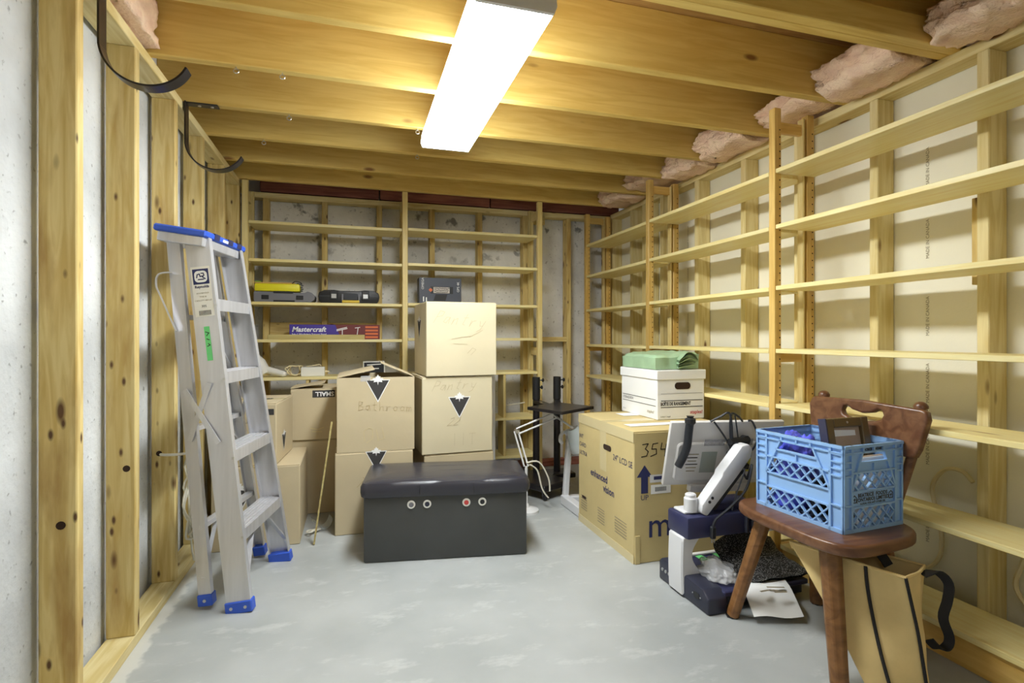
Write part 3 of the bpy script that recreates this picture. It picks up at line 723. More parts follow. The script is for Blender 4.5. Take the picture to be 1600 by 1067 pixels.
# ------------------------------------------------------------------ leather ottoman
def ottoman():
    p0 = V((0.045, 2.54, 0)); p1 = V((0.795, 2.428, 0)); L = (p1 - p0).length; a = math.atan2(p1.y - p0.y, p1.x - p0.x)
    t = thing('storage_ottoman', 'black leatherette storage ottoman with four white buttons on its front', 'ottoman', p0, a)
    D = 0.368
    MB().box(0, L, 0, D, 0.0, 0.315).build('body', 'leather', t, bevel=0.008, seg=2, smooth=True)
    # padded lid
    bm = bmesh.new(); nx, ny = 24, 14
    x0, x1, y0, y1 = -0.014, L + 0.014, -0.016, D + 0.014
    b = MB(); rows = []
    prof = [(0.006, 0.300), (0.0, 0.306), (-0.003, 0.325), (-0.002, 0.35), (0.006, 0.366), (0.025, 0.374), (0.08, 0.381), (0.15, 0.384)]
    outline = []
    def ring(ins, z):
        R = rrect((x1 - x0) - 2 * ins, (y1 - y0) - 2 * ins, max(0.012, 0.035 - ins * 0.2), 5)
        out = []
        for i in range(len(R)):
            q = R[i]; r2 = R[(i + 1) % len(R)]; steps = 10 if i % 6 == 5 else 1
            for k in range(steps):
                u = V(q).lerp(V(r2), k / steps)
                w = 0.003 * noise.noise(V((u.x * 9, u.y * 9, z * 30)))
                out.append(((x0 + x1) / 2 + u.x, (y0 + y1) / 2 + u.y + w, z + (0.004 * noise.noise(V((u.x * 5, u.y * 5, 2))) if z < 0.36 else 0.002 * noise.noise(V((u.x * 6, u.y * 6, 1))))))
        return out
    rr = [ring(i, z) for i, z in prof]
    n = len(rr[0]); vs = [p for r in rr for p in r]
    fs = [(j * n + i, j * n + (i + 1) % n, (j + 1) * n + (i + 1) % n, (j + 1) * n + i) for j in range(len(rr) - 1) for i in range(n)]
    fs += [tuple(range(n))[::-1], tuple((len(rr) - 1) * n + i for i in range(n))]
    lid = MB().add(vs, fs).build('padded_lid', 'lid', t, smooth=True)
    for x in (0.255, 0.505): MB().tube([(x, y0 - 0.003, 0.312), (x, y0 - 0.0035, 0.335), (x, y0, 0.355)], 0.0012, 4, 1).build('seam', 'darkplastic', lid)
    for x, c in ((0.215, 'greyplastic'), (0.288, 'navydark'), (0.470, 'redink'), (0.545, 'darkplastic')):
        k = MB().lathe([(0.019, 0.0), (0.019, 0.004), (0.015, 0.007), (0.012, 0.005)], basis((x, 0.0, 0.262), (1, 0, 0), (0, 0, 1)), 20).build('button', 'whiteplastic', t, smooth=True)
        MB().lathe([(0.011, 0.0045), (0.011, 0.0062), (0.004, 0.0075)], basis((x, 0.0, 0.262), (1, 0, 0), (0, 0, 1)), 16).build('button_centre', c, k, smooth=True)
ottoman()

# ------------------------------------------------------------------ cardboard boxes
def carton(label, x, y, z, w, d, h, rz, mat='card', seam='x', open_top=False, tape=True, group='moving cartons'):
    """origin at the front-left bottom corner, front face along local x at y = 0"""
    t = thing('cardboard_box', label, 'box', (x, y, z), rz, group)
    th = 0.004
    if open_top:
        b = MB().box(0, w, 0, d, 0, th).box(0, w, 0, th, th, h).box(0, w, d - th, d, th, h).box(0, th, th, d - th, th, h).box(w - th, w, th, d - th, th, h)
        b.build('body', mat, t)
        T1 = Matrix.Translation((0.004, 0.004, h)) @ Matrix.Rotation(math.radians(-12), 4, 'Y')
        MB().box(0, w * 0.48, 0, d - 0.01, 0, th, T1).build('flap', mat, t)
        T2 = Matrix.Translation((w - 0.004, 0.03, h)) @ Matrix.Rotation(math.radians(158 - 180 + 45), 4, 'Y')
        MB().box(-w * 0.46, 0, 0, d - 0.05, 0, th, T2).build('flap', mat, t)
    else:
        MB().box(0, w, 0, d, 0, h - th).build('body', mat, t, bevel=0.004)
        g = 0.0015
        if seam == 'x':
            MB().box(0.002, w - 0.002, 0.002, d / 2 - g, h - th, h).build('flap', mat, t, bevel=0.001)
            MB().box(0.002, w - 0.002, d / 2 + g, d - 0.002, h - th, h).build('flap', mat, t, bevel=0.001)
            if tape: MB().box(-0.0008, w + 0.0008, d / 2 - 0.025, d / 2 + 0.025, h, h + 0.0008).build('tape', 'tape', t)
        else:
            MB().box(0.002, w / 2 - g, 0.002, d - 0.002, h - th, h).build('flap', mat, t, bevel=0.001)
            MB().box(w / 2 + g, w - 0.002, 0.002, d - 0.002, h - th, h).build('flap', mat, t, bevel=0.001)
            if tape: MB().box(w / 2 - 0.025, w / 2 + 0.025, -0.0008, d + 0.0008, h, h + 0.0008).build('tape', 'tape', t)
    return t
def front(w, h, u, v): return basis((w * u, -0.0006, h * v), (1, 0, 0), (0, 0, 1))
def left(d, h, u, v): return basis((-0.0006, d * (1 - u), h * v), (0, -1, 0), (0, 0, 1))
def right(w, d, h, u, v): return basis((w + 0.0006, d * u, h * v), (0, 1, 0), (0, 0, 1))
def top(w, d, h, u, v): return basis((w * u, d * v, h + 0.0006), (1, 0, 0), (0, 1, 0))

# stack in the middle
t = carton('carton with leaf badge standing on the floor below the open carton', -0.092, 2.932, 0, 0.402, 0.40, 0.430, 0, 'card')
maple_badge(front(0.402, 0.43, 0.52, 0.90), 0.10, t)
handwrite('marker_scrawl', 'T2', 0.07, front(0.402, 0.43, 0.3, 0.55), 'pen', t, 0.004, slant=0.6)
ribbon('marker_scrawl', [[(-0.05, -0.02), (0.0, 0.03), (0.05, 0.0)], [(-0.03, -0.03), (0.03, 0.04)], [(-0.02, 0.03), (0.04, -0.02)]], 0.003, front(0.402, 0.43, 0.4, 0.62), 'pen', t)
t = carton('open carton with leaf badge and faint bathroom scrawl on its front', -0.082, 2.934, 0.4315, 0.40, 0.395, 0.392, 0, 'card', open_top=True)
maple_badge(front(0.40, 0.392, 0.52, 0.84), 0.115, t)
handwrite('marker_scrawl', 'Bathroom', 0.050, front(0.40, 0.392, 0.26, 0.56), 'pen', t, 0.0022, rise=-0.06)
ribbon('torn_patch', [[(-0.04, -0.03), (-0.045, 0.02), (-0.02, 0.04), (0.0, 0.03), (0.0, -0.02), (-0.03, -0.04)], [(0.02, 0.03), (0.03, -0.03), (0.06, -0.02), (0.05, 0.04)]], 0.0025, front(0.40, 0.392, 0.45, 0.22), 'tape', t)
rect('tape', 0.05, 0.03, front(0.40, 0.392, 0.36, 0.985), 'clear', t)
# stack on the right
t = carton('lowest carton of the tallest stack, mostly hidden by the ottoman', 0.375, 2.96, 0, 0.40, 0.40, 0.385, math.radians(3), 'card')
t = carton('middle carton of the tallest stack with leaf badge and faint pantry scrawl', 0.362, 2.955, 0.387, 0.405, 0.40, 0.428, math.radians(3), 'cardpale')
maple_badge(front(0.405, 0.428, 0.52, 0.62), 0.115, t)
handwrite('marker_scrawl', 'Pantry', 0.06, front(0.405, 0.428, 0.12, 0.82), 'penpale', t, 0.002, slant=0.4, rise=0.05)
handwrite('marker_scrawl', '22', 0.05, front(0.405, 0.428, 0.33, 0.36), 'penpale', t, 0.002, slant=0.6)
handwrite('marker_scrawl', '11T', 0.07, front(0.405, 0.428, 0.4, 0.10), 'penpale', t, 0.002)
t = carton('topmost carton of the tallest stack with blank pale front and pantry scrawl', 0.384, 2.945, 0.819, 0.405, 0.40, 0.415, math.radians(3), 'cardpale')
handwrite('marker_scrawl', 'Pantry', 0.07, front(0.405, 0.415, 0.08, 0.72), 'penpale', t, 0.0022, slant=0.5, rise=-0.1)
ribbon('marker_scrawl', [[(-0.06, 0.0), (0.0, 0.012), (0.05, 0.016)], [(-0.05, -0.025), (0.03, -0.03)], [(0.04, 0.01), (0.12, 0.05)], [(0.03, -0.08), (0.06, -0.05), (0.08, -0.06), (0.05, -0.09)]], 0.0022, front(0.405, 0.415, 0.5, 0.5), 'penpale', t)
maple_badge(left(0.40, 0.415, 0.45, 0.66), 0.11, t)
# left group
t = carton('big plain carton on the floor behind the ladder with leaf badge', -0.656, 2.873, 0, 0.40, 0.45, 0.40, 0, 'card', seam='y')
maple_badge(front(0.40, 0.40, 0.30, 0.62), 0.13, t)
t = carton('small carton with printed patches sitting on the big carton behind the ladder', -0.66, 2.905, 0.402, 0.295, 0.40, 0.308, math.radians(-5), 'card')
rect('printed_patch', 0.10, 0.05, top(0.295, 0.40, 0.308, 0.62, 0.5), 'ink', t, 0.001)
text('print', 'SMALL', 0.035, top(0.295, 0.40, 0.308, 0.62, 0.5), 'card', t, lift=0.0018)
rect('printed_patch', 0.06, 0.03, front(0.295, 0.308, 0.86, 0.86), 'ink', t)
maple_badge(front(0.295, 0.308, 0.42, 0.3), 0.10, t)
text('print', 'SMALL', 0.035, front(0.295, 0.308, 0.42, 0.72), 'ink', t)
rb = right(0.295, 0.40, 0.308, 0.42, 0.3)
maple_badge(rb, 0.09, t)
t = carton('carton hidden on the floor beneath the upside-down small carton', -0.355, 3.345, 0, 0.27, 0.36, 0.432, 0, 'card', tape=False)
t = carton('small carton with upside-down size print and loosely closed flaps', -0.350, 3.335, 0.434, 0.268, 0.36, 0.30, 0, 'card', tape=False)
rect('printed_patch', 0.125, 0.042, front(0.262, 0.30, 0.70, 0.90), 'ink', t)
T = front(0.262, 0.30, 0.72, 0.90) @ Matrix.Rotation(PI, 4, 'Z')
text('print', 'SMALL', 0.036, T, 'white', t, bold=0.0008, lift=0.0014)
T = Matrix.Translation((0.0, 0.01, 0.302)) @ Matrix.Rotation(math.radians(-9), 4, 'Y')
MB().box(0.0, 0.19, 0, 0.2, 0, 0.004, T).build('flap', 'card', t)
ribbon('stain', [[(-0.02, 0.01), (0.02, 0.0), (0.05, 0.012)], [(-0.01, -0.01), (0.04, -0.012)]], 0.006, front(0.262, 0.30, 0.5, 0.2), 'tape', t)

# thin strip leaning on the stack, and a pale scoop behind it
o = MB().bar((0, 0, 0.004), (0.082, 0.075, 0.60), 0.018, 0.008, (1, 0, 0)).build('wood_strip', 'strip', loc=(-0.188, 2.842, 0))
tag(o, 'thin pale wooden strip leaning against the middle carton stack', 'wood strip')
t = thing('plastic_scoop', 'small translucent scoop with ring handle lying on the floor between cartons', 'scoop', (-0.180, 3.06, 0), 0.3)
sc = MB(); nn = 10
vv = []
for i in range(nn + 1):
    a = PI * i / nn
    for k, s in enumerate((0.9, 1.0, 1.05)): vv.append((0.046 * s * math.cos(a) + 0.02, -0.05 + k * 0.05, 0.062 - 0.055 * s * math.sin(a)))
sc.add(vv, [(i * 3 + k, i * 3 + k + 1, (i + 1) * 3 + k + 1, (i + 1) * 3 + k) for i in range(nn) for k in range(2)])
sc.build('pan', 'glass', t, smooth=True)
MB().tube([(-0.06 + 0.014 * math.cos(a), -0.06 + 0.014 * math.sin(a), 0.02) for a in [k * PI / 4 for k in range(8)]], 0.005, 6, 2, True).build('ring', 'cable', t, smooth=True)
MB().bar((-0.05, -0.055, 0.02), (0.0, -0.03, 0.014), 0.018, 0.006).build('handle', 'cable', t)

# ------------------------------------------------------------------ things on the back shelves
S3 = 1.247 + 0.019; S4 = 1.003 + 0.019; S5 = 0.755 + 0.019
t = thing('tool_case', 'grey plastic drill case lying flat under a yellow one', 'case', (-0.62, 3.79, S3), 0, 'cases on the shelf')
prof = [(0, 0.012), (0.006, 0.0), (0.30, 0.0), (0.32, 0.004), (0.345, 0.0), (0.372, 0.018), (0.375, 0.045), (0.355, 0.066), (0.33, 0.074), (0.31, 0.064), (0.006, 0.070), (0, 0.06)]
Tf = Matrix(((1, 0, 0, 0), (0, 0, 1, 0), (0, 1, 0, 0), (0, 0, 0, 1)))
MB().prism(prof, 0, 0.17, Tf).build('shell', 'greyplastic', t, bevel=0.003)
for x in (0.07, 0.28): MB().box(x - 0.022, x + 0.022, -0.004, 0.004, 0.018, 0.046).build('latch', 'darkplastic', t, bevel=0.002)
MB().box(0.12, 0.24, -0.003, 0.02, 0.058, 0.072).build('recess', 'darkplastic', t)
MB().box(0.12, 0.25, -0.003, 0.02, 0.001, 0.014).build('handle', 'darkplastic', t)
t = thing('tool_case', 'bright yellow narrow plastic case on top of the grey one', 'case', (-0.615, 3.79, S3 + 0.0705), 0, 'cases on the shelf')
MB().box(0, 0.275, 0, 0.13, 0, 0.052).build('shell', 'yellowplastic', t, bevel=0.010, seg=2, smooth=True)
for k in range(4): MB().box(0.277 + 0.004 * (k % 2), 0.292 + 0.004 * (k % 2), 0.02, 0.03, 0.004 + k * 0.012, 0.011 + k * 0.012).build('clip', 'darkplastic', t)
o = MB().bar((0, 0, 0.006), (0.25, 0.0, 0.006), 0.02, 0.008).build('garden_stake', 'post', loc=(-0.625, 3.85, S3 + 0.124))
tag(o, 'thin wooden stake lying along the top of the yellow case', 'stake')
t = thing('spring_clip', 'small black wire clip resting on the yellow case end', 'clip', (-0.36, 3.82, S3 + 0.123))
MB().tube([(-0.03, 0, 0.003), (-0.01, 0, 0.018), (0.02, 0, 0.012), (0.03, 0, -0.0), (0.0, 0.01, 0.006)], 0.003, 5, 3).build('wire', 'blackcable', t)
o = MB().box(0, 0.035, 0, 0.03, 0, 0.008).build('plant_tag', 'greenpl', loc=(-0.64, 3.80, S3 + 0.134), bevel=0.002)
o.location = (-0.62, 3.845, S3 + 0.1345)
tag(o, 'small green plastic tag at the end of the wooden stake', 'tag')

t = thing('tool_case', 'black hard tool case with silver latches and yellow handle grip', 'case', (-0.225, 3.785, S3), 0, 'cases on the shelf')
outl = [(0.02, 0.0), (0.375, 0.0), (0.392, 0.012), (0.398, 0.045), (0.392, 0.072), (0.36, 0.088), (0.30, 0.090), (0.26, 0.084), (0.14, 0.084), (0.10, 0.090), (0.04, 0.088), (0.006, 0.072), (0.0, 0.045), (0.006, 0.012)]
MB().prism(outl, 0, 0.19, Tf).build('shell', 'darkplastic', t, bevel=0.006, seg=2, smooth=True)
MB().box(0.01, 0.388, -0.002, 0.0, 0.044, 0.050).build('seam', 'blackcable', t)
for x in (0.10, 0.305):
    l = MB().box(x - 0.024, x + 0.024, -0.007, 0.002, 0.022, 0.082).build('latch', 'darkplastic', t, bevel=0.003)
    MB().box(x - 0.016, x + 0.016, -0.0095, -0.007, 0.033, 0.062).build('latch_plate', 'steel', l, bevel=0.001)
for x in (0.155, 0.262): MB().box(x - 0.005, x + 0.005, -0.014, 0.0, 0.006, 0.062).build('handle_arm', 'greyplastic', t)
MB().box(0.152, 0.265, -0.022, -0.004, 0.002, 0.020).build('handle_grip', 'yellowgrip', t, bevel=0.004)
MB().box(0.168, 0.252, -0.0015, 0.001, 0.024, 0.066).build('handle_well', 'blackcable', t)

t = thing('boxed_work_stand', 'violet and maroon printed carton of a work support stand lying on the shelf', 'box', (-0.408, 3.83, S4))
wB, hB = 0.585, 0.10
MB().box(0, wB, 0, 0.12, 0, hB).build('body', 'maroon', t, bevel=0.001)
poly('violet_panel', [(0.001, 0.001), (0.33, 0.001), (0.29, hB - 0.001), (0.001, hB - 0.001)], basis((0, -0.0006, 0), (1, 0, 0), (0, 0, 1)), 'purple', t, 0.0004)
T = basis((0, -0.0006, 0), (1, 0, 0), (0, 0, 1))
text('brand_lettering', 'Mastercraft', 0.046, T @ Matrix.Translation((0.015, 0.066, 0)), 'white', t, 'LEFT', shear=0.25, bold=0.0012, lift=0.001)
text('description', '3-in-1 Workpiece Support Stand', 0.0165, T @ Matrix.Translation((0.015, 0.034, 0)), 'white', t, 'LEFT', bold=0.0004, lift=0.001)
text('description', 'Chevalet 3 en 1', 0.0165, T @ Matrix.Translation((0.015, 0.014, 0)), 'white', t, 'LEFT', bold=0.0004, lift=0.001)
ribbon('stand_picture', [[(0.30, 0.066), (0.365, 0.082)], [(0.30, 0.058), (0.368, 0.074)], [(0.336, 0.066), (0.336, 0.02)], [(0.315, 0.006), (0.336, 0.022), (0.355, 0.006)], [(0.42, 0.078), (0.452, 0.082)], [(0.44, 0.08), (0.432, 0.02)]], 0.005, T, 'white', t, 0.001)
for k in range(4): rect('stand_photo', 0.085, 0.013, T, 'orange', t, 0.001, cx=0.53, cy=0.084 - k * 0.023)
o = board('wood_batten', 'strip', None, -0.535, 0.075, 3.79, 3.81, S4, S4 + 0.032)
tag(o, 'flat pale batten lying in front of the violet printed carton', 'batten')

# white hair dryer, cord, adapter
t = thing('hair_dryer', 'white hair dryer lying on the shelf behind the ladder', 'hair dryer', (-0.575, 3.84, S5), 0.0)
Td = Matrix.Translation((-0.02, 0, 0.075)) @ Matrix.Rotation(math.radians(-25), 4, 'Y')
MB().lathe([(0.040, -0.065), (0.047, -0.06), (0.052, -0.03), (0.050, 0.02), (0.038, 0.05), (0.03, 0.07)], Td, 18).build('barrel', 'whiteplastic', t, smooth=True)
MB().taper((0.0, 0, 0.055), (0.135, -0.03, 0.020), 0.026, 0.020, 14).build('handle', 'whiteplastic', t, smooth=True)
MB().taper((0.135, -0.03, 0.020), (0.15, -0.034, 0.018), 0.020, 0.012, 14).build('cord_boot', 'whiteplastic', t, smooth=True)
pts = []
for k in range(44):
    a = k * 0.7; pts.append((0.085 * math.cos(a) * (0.75 + 0.25 * math.sin(k * 1.3)), 0.03 * math.sin(k * 0.9), 0.044 + 0.038 * math.sin(a) * (0.8 + 0.2 * math.sin(k * 2.1))))
cable('bundled_cord', [(p[0] * 0.7 - 0.375, p[1] + 0.0 + 3.845, p[2] + S5) for p in pts], 0.0035, 'creamcable', 'bundle of cream cord between hair dryer and white adapter', sub=3)
t = thing('power_adapter', 'white rectangular power adapter block on the shelf beside the cord bundle', 'adapter', (-0.335 + 0.075, 3.81, S5))
MB().box(-0.075, 0.075, 0, 0.07, 0, 0.062).build('block', 'whiteplastic', t, bevel=0.005, seg=2)
MB().taper((0.075, 0.03, 0.03), (0.105, 0.03, 0.03), 0.008, 0.004, 8).build('plug', 'creamcable', t)
MB().taper((0.105, 0.03, 0.03), (0.118, 0.03, 0.03), 0.004, 0.007, 8).build('plug_tip', 'steel', t)
MB().tube([(-0.04, 0.035, 0.066), (0.0, 0.03, 0.070), (0.04, 0.04, 0.078), (0.05, 0.04, 0.066)], 0.0035, 6, 4).build('cord', 'creamcable', t)
t = thing('small_black_box', 'small black carton with pale rim behind the open carton', 'box', (0.065, 3.80, S5))
MB().box(0, 0.145, 0, 0.10, 0, 0.095).build('body', 'whiteplastic', t, bevel=0.002)
rect('black_face', 0.132, 0.085, basis((0.0725, -0.0006, 0.047), (1, 0, 0), (0, 0, 1)), 'darkplastic', t)
ribbon('face_print', [[(-0.03, 0.0), (0.03, 0.0)], [(-0.045, 0.025), (0.045, 0.03)]], 0.007, basis((0.0725, -0.0006, 0.047), (1, 0, 0), (0, 0, 1)), 'whiteplastic', t, 0.0012)
# slate carton with pictured gadget
t = thing('gadget_box', 'slate grey carton picturing a black cylinder above the tallest carton stack', 'box', (0.445, 3.80, S3 + 0.008))
w, h = 0.302, 0.185
MB().box(0, w, 0, 0.12, 0, h).build('body', 'slate', t, bevel=0.002)
T = basis((w / 2, -0.0006, h / 2), (1, 0, 0), (0, 0, 1))
rect('picture_body', 0.16, 0.05, T, 'darkplastic', t, 0.0008, cx=0.01, cy=0.005)
rect('picture_label', 0.115, 0.042, T, 'bottle', t, 0.0012, cx=0.008, cy=0.005)
b = MB(); random.seed(3)
S = []
for r in range(3):
    x = -0.042
    while x < 0.055:
        L = random.uniform(0.004, 0.012); S.append([(x, 0.018 - r * 0.013), (x + L, 0.018 - r * 0.013 + random.uniform(-0.004, 0.004))]); x += L + 0.004
ribbon('picture_print', S, 0.005, T, 'ink', t, 0.0016)
poly('diamond', [(-0.085, 0.005), (-0.07, 0.02), (-0.055, 0.005), (-0.07, -0.01)], T, 'orange', t, 0.0014)
text('side_lettering', 'OMEGA', 0.024, T @ Matrix.Translation((-0.125, 0.05, 0)) @ Matrix.Rotation(PI / 2, 4, 'Z'), 'white', t)
text('side_lettering', 'GPS 4K', 0.024, T @ Matrix.Translation((0.128, 0.03, 0)) @ Matrix.Rotation(PI / 2, 4, 'Z'), 'white', t)
ribbon('side_lettering', [[(-0.12, -0.045), (-0.12, -0.075)], [(-0.10, -0.05), (-0.10, -0.085)]], 0.008, T, 'white', t)
poly('picture_shadow', [(-0.035, -0.025), (0.05, -0.025), (0.035, -0.07), (-0.05, -0.07)], T, 'ink', t)

# ------------------------------------------------------------------ corner clutter behind the printed carton
t = thing('rolling_stand', 'black two-post rolling stand with square tray in the far corner', 'stand', (1.30, 3.45, 0))
def bp(x, y, z): return V((x - 1.30, y - 3.45, z))
for x in (1.232, 1.388):
    p = MB().lathe([(0.024, 0.07), (0.024, 0.742)], Matrix.Translation(bp(x, 3.55, 0)), 16).build('post', 'blackmetal', t, smooth=True)
    MB().lathe([(0.027, 0.60), (0.027, 0.756), (0.022, 0.757)], Matrix.Translation(bp(x, 3.55, 0)), 16).build('collar', 'darkplastic', p, smooth=True)
    for z, L in ((0.735, 0.052), (0.685, 0.042)):
        k = MB().taper(bp(x + 0.02, 3.545, z), bp(x + L - 0.012, 3.535, z), 0.005, 0.005, 8)
        k.lathe([(0.006, 0), (0.013, 0.003), (0.013, 0.011), (0.008, 0.014)], Matrix.Translation(bp(x + L - 0.014, 3.535, z)) @ Matrix.Rotation(PI / 2, 4, 'Y'), 10)
        k.build('knob', 'darkplastic', p)
MB().box(-0.16, 0.20, 0.02, 0.18, 0.05, 0.085).build('rear_foot', 'blackmetal', t, bevel=0.006)
T = Matrix.Translation(bp(1.20, 3.325, 0)) @ Matrix.Rotation(math.radians(28), 4, 'Z')
MB().box(-0.13, 0.13, -0.13, 0.13, 0.06, 0.10, T).build('base_deck', 'blackmetal', t, bevel=0.006)
MB().bar(bp(1.31, 3.5, 0.075), bp(1.24, 3.38, 0.08), 0.06, 0.025).build('base_beam', 'blackmetal', t)
for x, y in ((-0.095, -0.10), (0.095, -0.10), (-0.10, 0.08)):
    c = T @ V((x, y, 0.03))
    w = MB().lathe([(0.02, -0.012), (0.028, -0.008), (0.028, 0.008), (0.02, 0.012)], Matrix.Translation(c) @ Matrix.Rotation(PI / 2, 4, 'Y'), 14).build('caster', 'darkplastic', t)
    MB().taper(c + V((0, 0, 0.0)), c + V((0, 0, 0.035)), 0.015, 0.015, 8).build('caster_fork', 'greyplastic', w)
for x in (-0.12, 0.16): MB().lathe([(0.025, 0.0), (0.025, 0.05)], Matrix.Translation((x, 0.14, 0)), 12).build('foot', 'darkplastic', t)
tr = [(1.008, 3.073), (1.13, 2.812), (1.408, 2.985), (1.268, 3.24)]
MB().prism([(x - 1.30, y - 3.45) for x, y in tr], 0.598, 0.616, Matrix()).build('tray', 'blackmetal', t, bevel=0.002)
MB().bar(bp(1.232, 3.55, 0.585), bp(1.22, 3.05, 0.588), 0.05, 0.02).build('tray_arm', 'blackmetal', t)
MB().bar(bp(1.388, 3.55, 0.585), bp(1.25, 3.15, 0.588), 0.04, 0.02).build('tray_arm', 'blackmetal', t)

# swing arm lamp
t = thing('swing_arm_lamp', 'white swing-arm desk lamp with glass head standing beside the ottoman', 'lamp', (0.985, 3.02, 0))
def lp(x, y, z): return V((x - 0.985, y - 3.02, z))
MB().lathe([(0.075, 0), (0.075, 0.015), (0.02, 0.03), (0.014, 0.05)], Matrix(), 18).build('base', 'whitemetal', t, smooth=True)
MB().taper((0, 0, 0.04), (0, 0, 0.27), 0.009, 0.009, 8).build('stem', 'whitemetal', t)
e0 = lp(0.985, 3.02, 0.27); e1 = lp(0.935, 3.06, 0.475); e2 = lp(1.175, 3.06, 0.56); e3 = lp(1.245, 2.925, 0.50)
for k, o in enumerate((V((-0.012, 0, 0)), V((0.012, 0, 0)))):
    MB().taper(e0 + o, e1 + o, 0.0055, 0.0055, 6).build('lower_arm', 'whitemetal', t)
for o in (V((0, 0, 0.014)), V((0.02, 0, -0.016))):
    MB().taper(e1 + o, e2 + o, 0.0055, 0.0055, 6).build('upper_arm', 'whitemetal', t)
MB().taper(e2, e3, 0.006, 0.006, 6).build('head_arm', 'whitemetal', t)
MB().lathe([(0.012, -0.012), (0.012, 0.012)], Matrix.Translation(e1) @ Matrix.Rotation(PI / 2, 4, 'X'), 10).build('elbow', 'steel', t)
MB().lathe([(0.03, 0.0), (0.05, 0.03), (0.075, 0.10), (0.08, 0.13)], Matrix.Translation(e3 + V((0, 0, 0.0))) @ Matrix.Rotation(math.radians(150), 4, 'Y'), 18, cap=False).build('lamp_shade', 'glass', t, smooth=True)
MB().tube([e0 + V((0, 0, 0.02)), e0 + V((0.08, 0, 0.02)), e0 + V((0.14, 0.0, -0.08)), e0 + V((0.15, 0.0, -0.16))], 0.005, 6, 5).build('cord', 'cable', t, smooth=True)
MB().tube([e0 + V((0.02, 0, 0.01)), e0 + V((0.07, 0, -0.03)), e0 + V((0.10, 0.0, -0.14)), e0 + V((0.14, 0.0, -0.2))], 0.005, 6, 5).build('cord', 'cable', t, smooth=True)
# grey foot frame behind the printed carton
t = thing('metal_frame', 'light grey tubular frame with hooked top standing behind the kraft carton', 'frame', (1.255, 2.96, 0))
def fp(x, y, z): return V((x - 1.255, y - 2.96, z))
MB().bar(fp(1.262, 3.085, 0.05), fp(1.275, 3.05, 0.43), 0.035, 0.035, (0, 1, 0)).build('upright', 'lightgrey', t, bevel=0.005)
MB().bar(fp(1.26, 3.10, 0.03), fp(1.265, 2.83, 0.03), 0.05, 0.06).build('foot_bar', 'lightgrey', t, bevel=0.006)
MB().bar(fp(1.26, 3.10, 0.03), fp(1.42, 3.06, 0.03), 0.05, 0.045).build('foot_bar', 'lightgrey', t, bevel=0.006)
MB().bar(fp(1.275, 3.05, 0.37), fp(1.37, 2.86, 0.345), 0.03, 0.03).build('cross_bar', 'lightgrey', t, bevel=0.005)
MB().tube([fp(1.275, 3.05, 0.42), fp(1.245, 3.05, 0.455), fp(1.215, 3.04, 0.44), fp(1.21, 3.04, 0.405), fp(1.225, 3.04, 0.39)], 0.011, 8, 5).build('hook', 'lightgrey', t, smooth=True)
MB().box(0.0, 0.06, 0.07, 0.11, 0.41, 0.47).build('bracket', 'lightgrey', t, bevel=0.004)

# ------------------------------------------------------------------ big kraft carton
t = thing('kraft_carton', 'big printed kraft carton with hand holes beside the ottoman', 'box', (1.227, 2.18, 0))
w, d, h = 0.555, 0.62, 0.605
MB().box(0, w, 0, d, 0, h - 0.004).build('body', 'cardlcd', t, bevel=0.004)
MB().box(0.002, w - 0.002, 0.002, d / 2 - 0.002, h - 0.004, h).build('flap', 'cardlcd', t, bevel=0.001)
MB().box(0.002, w - 0.002, d / 2 + 0.002, d - 0.002, h - 0.004, h).build('flap', 'cardlcd', t, bevel=0.001)
MB().box(-0.0012, w, d / 2 - 0.035, d / 2 + 0.035, h, h + 0.001).box(-0.0014, 0, d / 2 - 0.035, d / 2 + 0.035, h - 0.25, h).build('tape', 'tape', t)
MB().box(-0.0018, 0, 0.0, d, h - 0.05, h).build('edge_tape', 'tape', t)
MB().box(-0.0018, 0, 0.0, d, 0.0, 0.04).build('edge_tape', 'tape', t)
rect('paper_label', 0.26, 0.07, top(w, d, h, 0.33, 0.26), 'white', t, 0.0016)
rect('paper_label', 0.12, 0.10, top(w, d, h, 0.45, 0.80), 'white', t, 0.0016)
Lf = lambda u, v: left(d, h, u, v)
for u, v in ((0.575, 0.795), (0.12, 0.25)):
    shape('hand_hole', rrect(0.085 if v > 0.5 else 0.05, 0.028 if v > 0.5 else 0.014, 0.013 if v > 0.5 else 0.006), [], 0.001, 'hole', t, Lf(u, v) @ Matrix.Translation((0, 0, 0.001)))
text('size_print', '24" LCD SE', 0.042, Lf(0.83, 0.74), 'navyink', t, sx=0.95)
for k, s in enumerate(('INT', 'CARD', 'ULTRA')): text('option_print', s, 0.033, Lf(0.02, 0.80 - k * 0.075), 'navyink', t, 'LEFT')
text('maker_print', 'enhanced', 0.052, Lf(0.42, 0.52), 'navyink', t, bold=0.001)
text('maker_print', 'vision', 0.052, Lf(0.60, 0.44), 'navyink', t, bold=0.001)
for k, (u, v, s) in enumerate(((0.80, 0.20, 0.010), (0.46, 0.18, 0.008), (0.12, 0.19, 0.008))):
    for r in range(6): rect('small_print', 0.12 if k == 0 else 0.08, 0.004, Lf(u, v), 'greytext', t, cy=0.04 - r * 0.014)
Fr = lambda x, z: basis((x, -0.0006, z), (1, 0, 0), (0, 0, 1))
handwrite('marker_number', '3543N', 0.066, Fr(0.035, 0.485), 'pendark', t, 0.0045, slant=0.1)
poly('up_arrow', [(-0.018, -0.055), (0.018, -0.055), (0.018, 0.02), (0.04, 0.02), (0, 0.075), (-0.04, 0.02), (-0.018, 0.02)], Fr(0.055, 0.375), 'navyink', t)
text('arrow_word', 'UP', 0.034, Fr(0.055, 0.30), 'navyink', t)
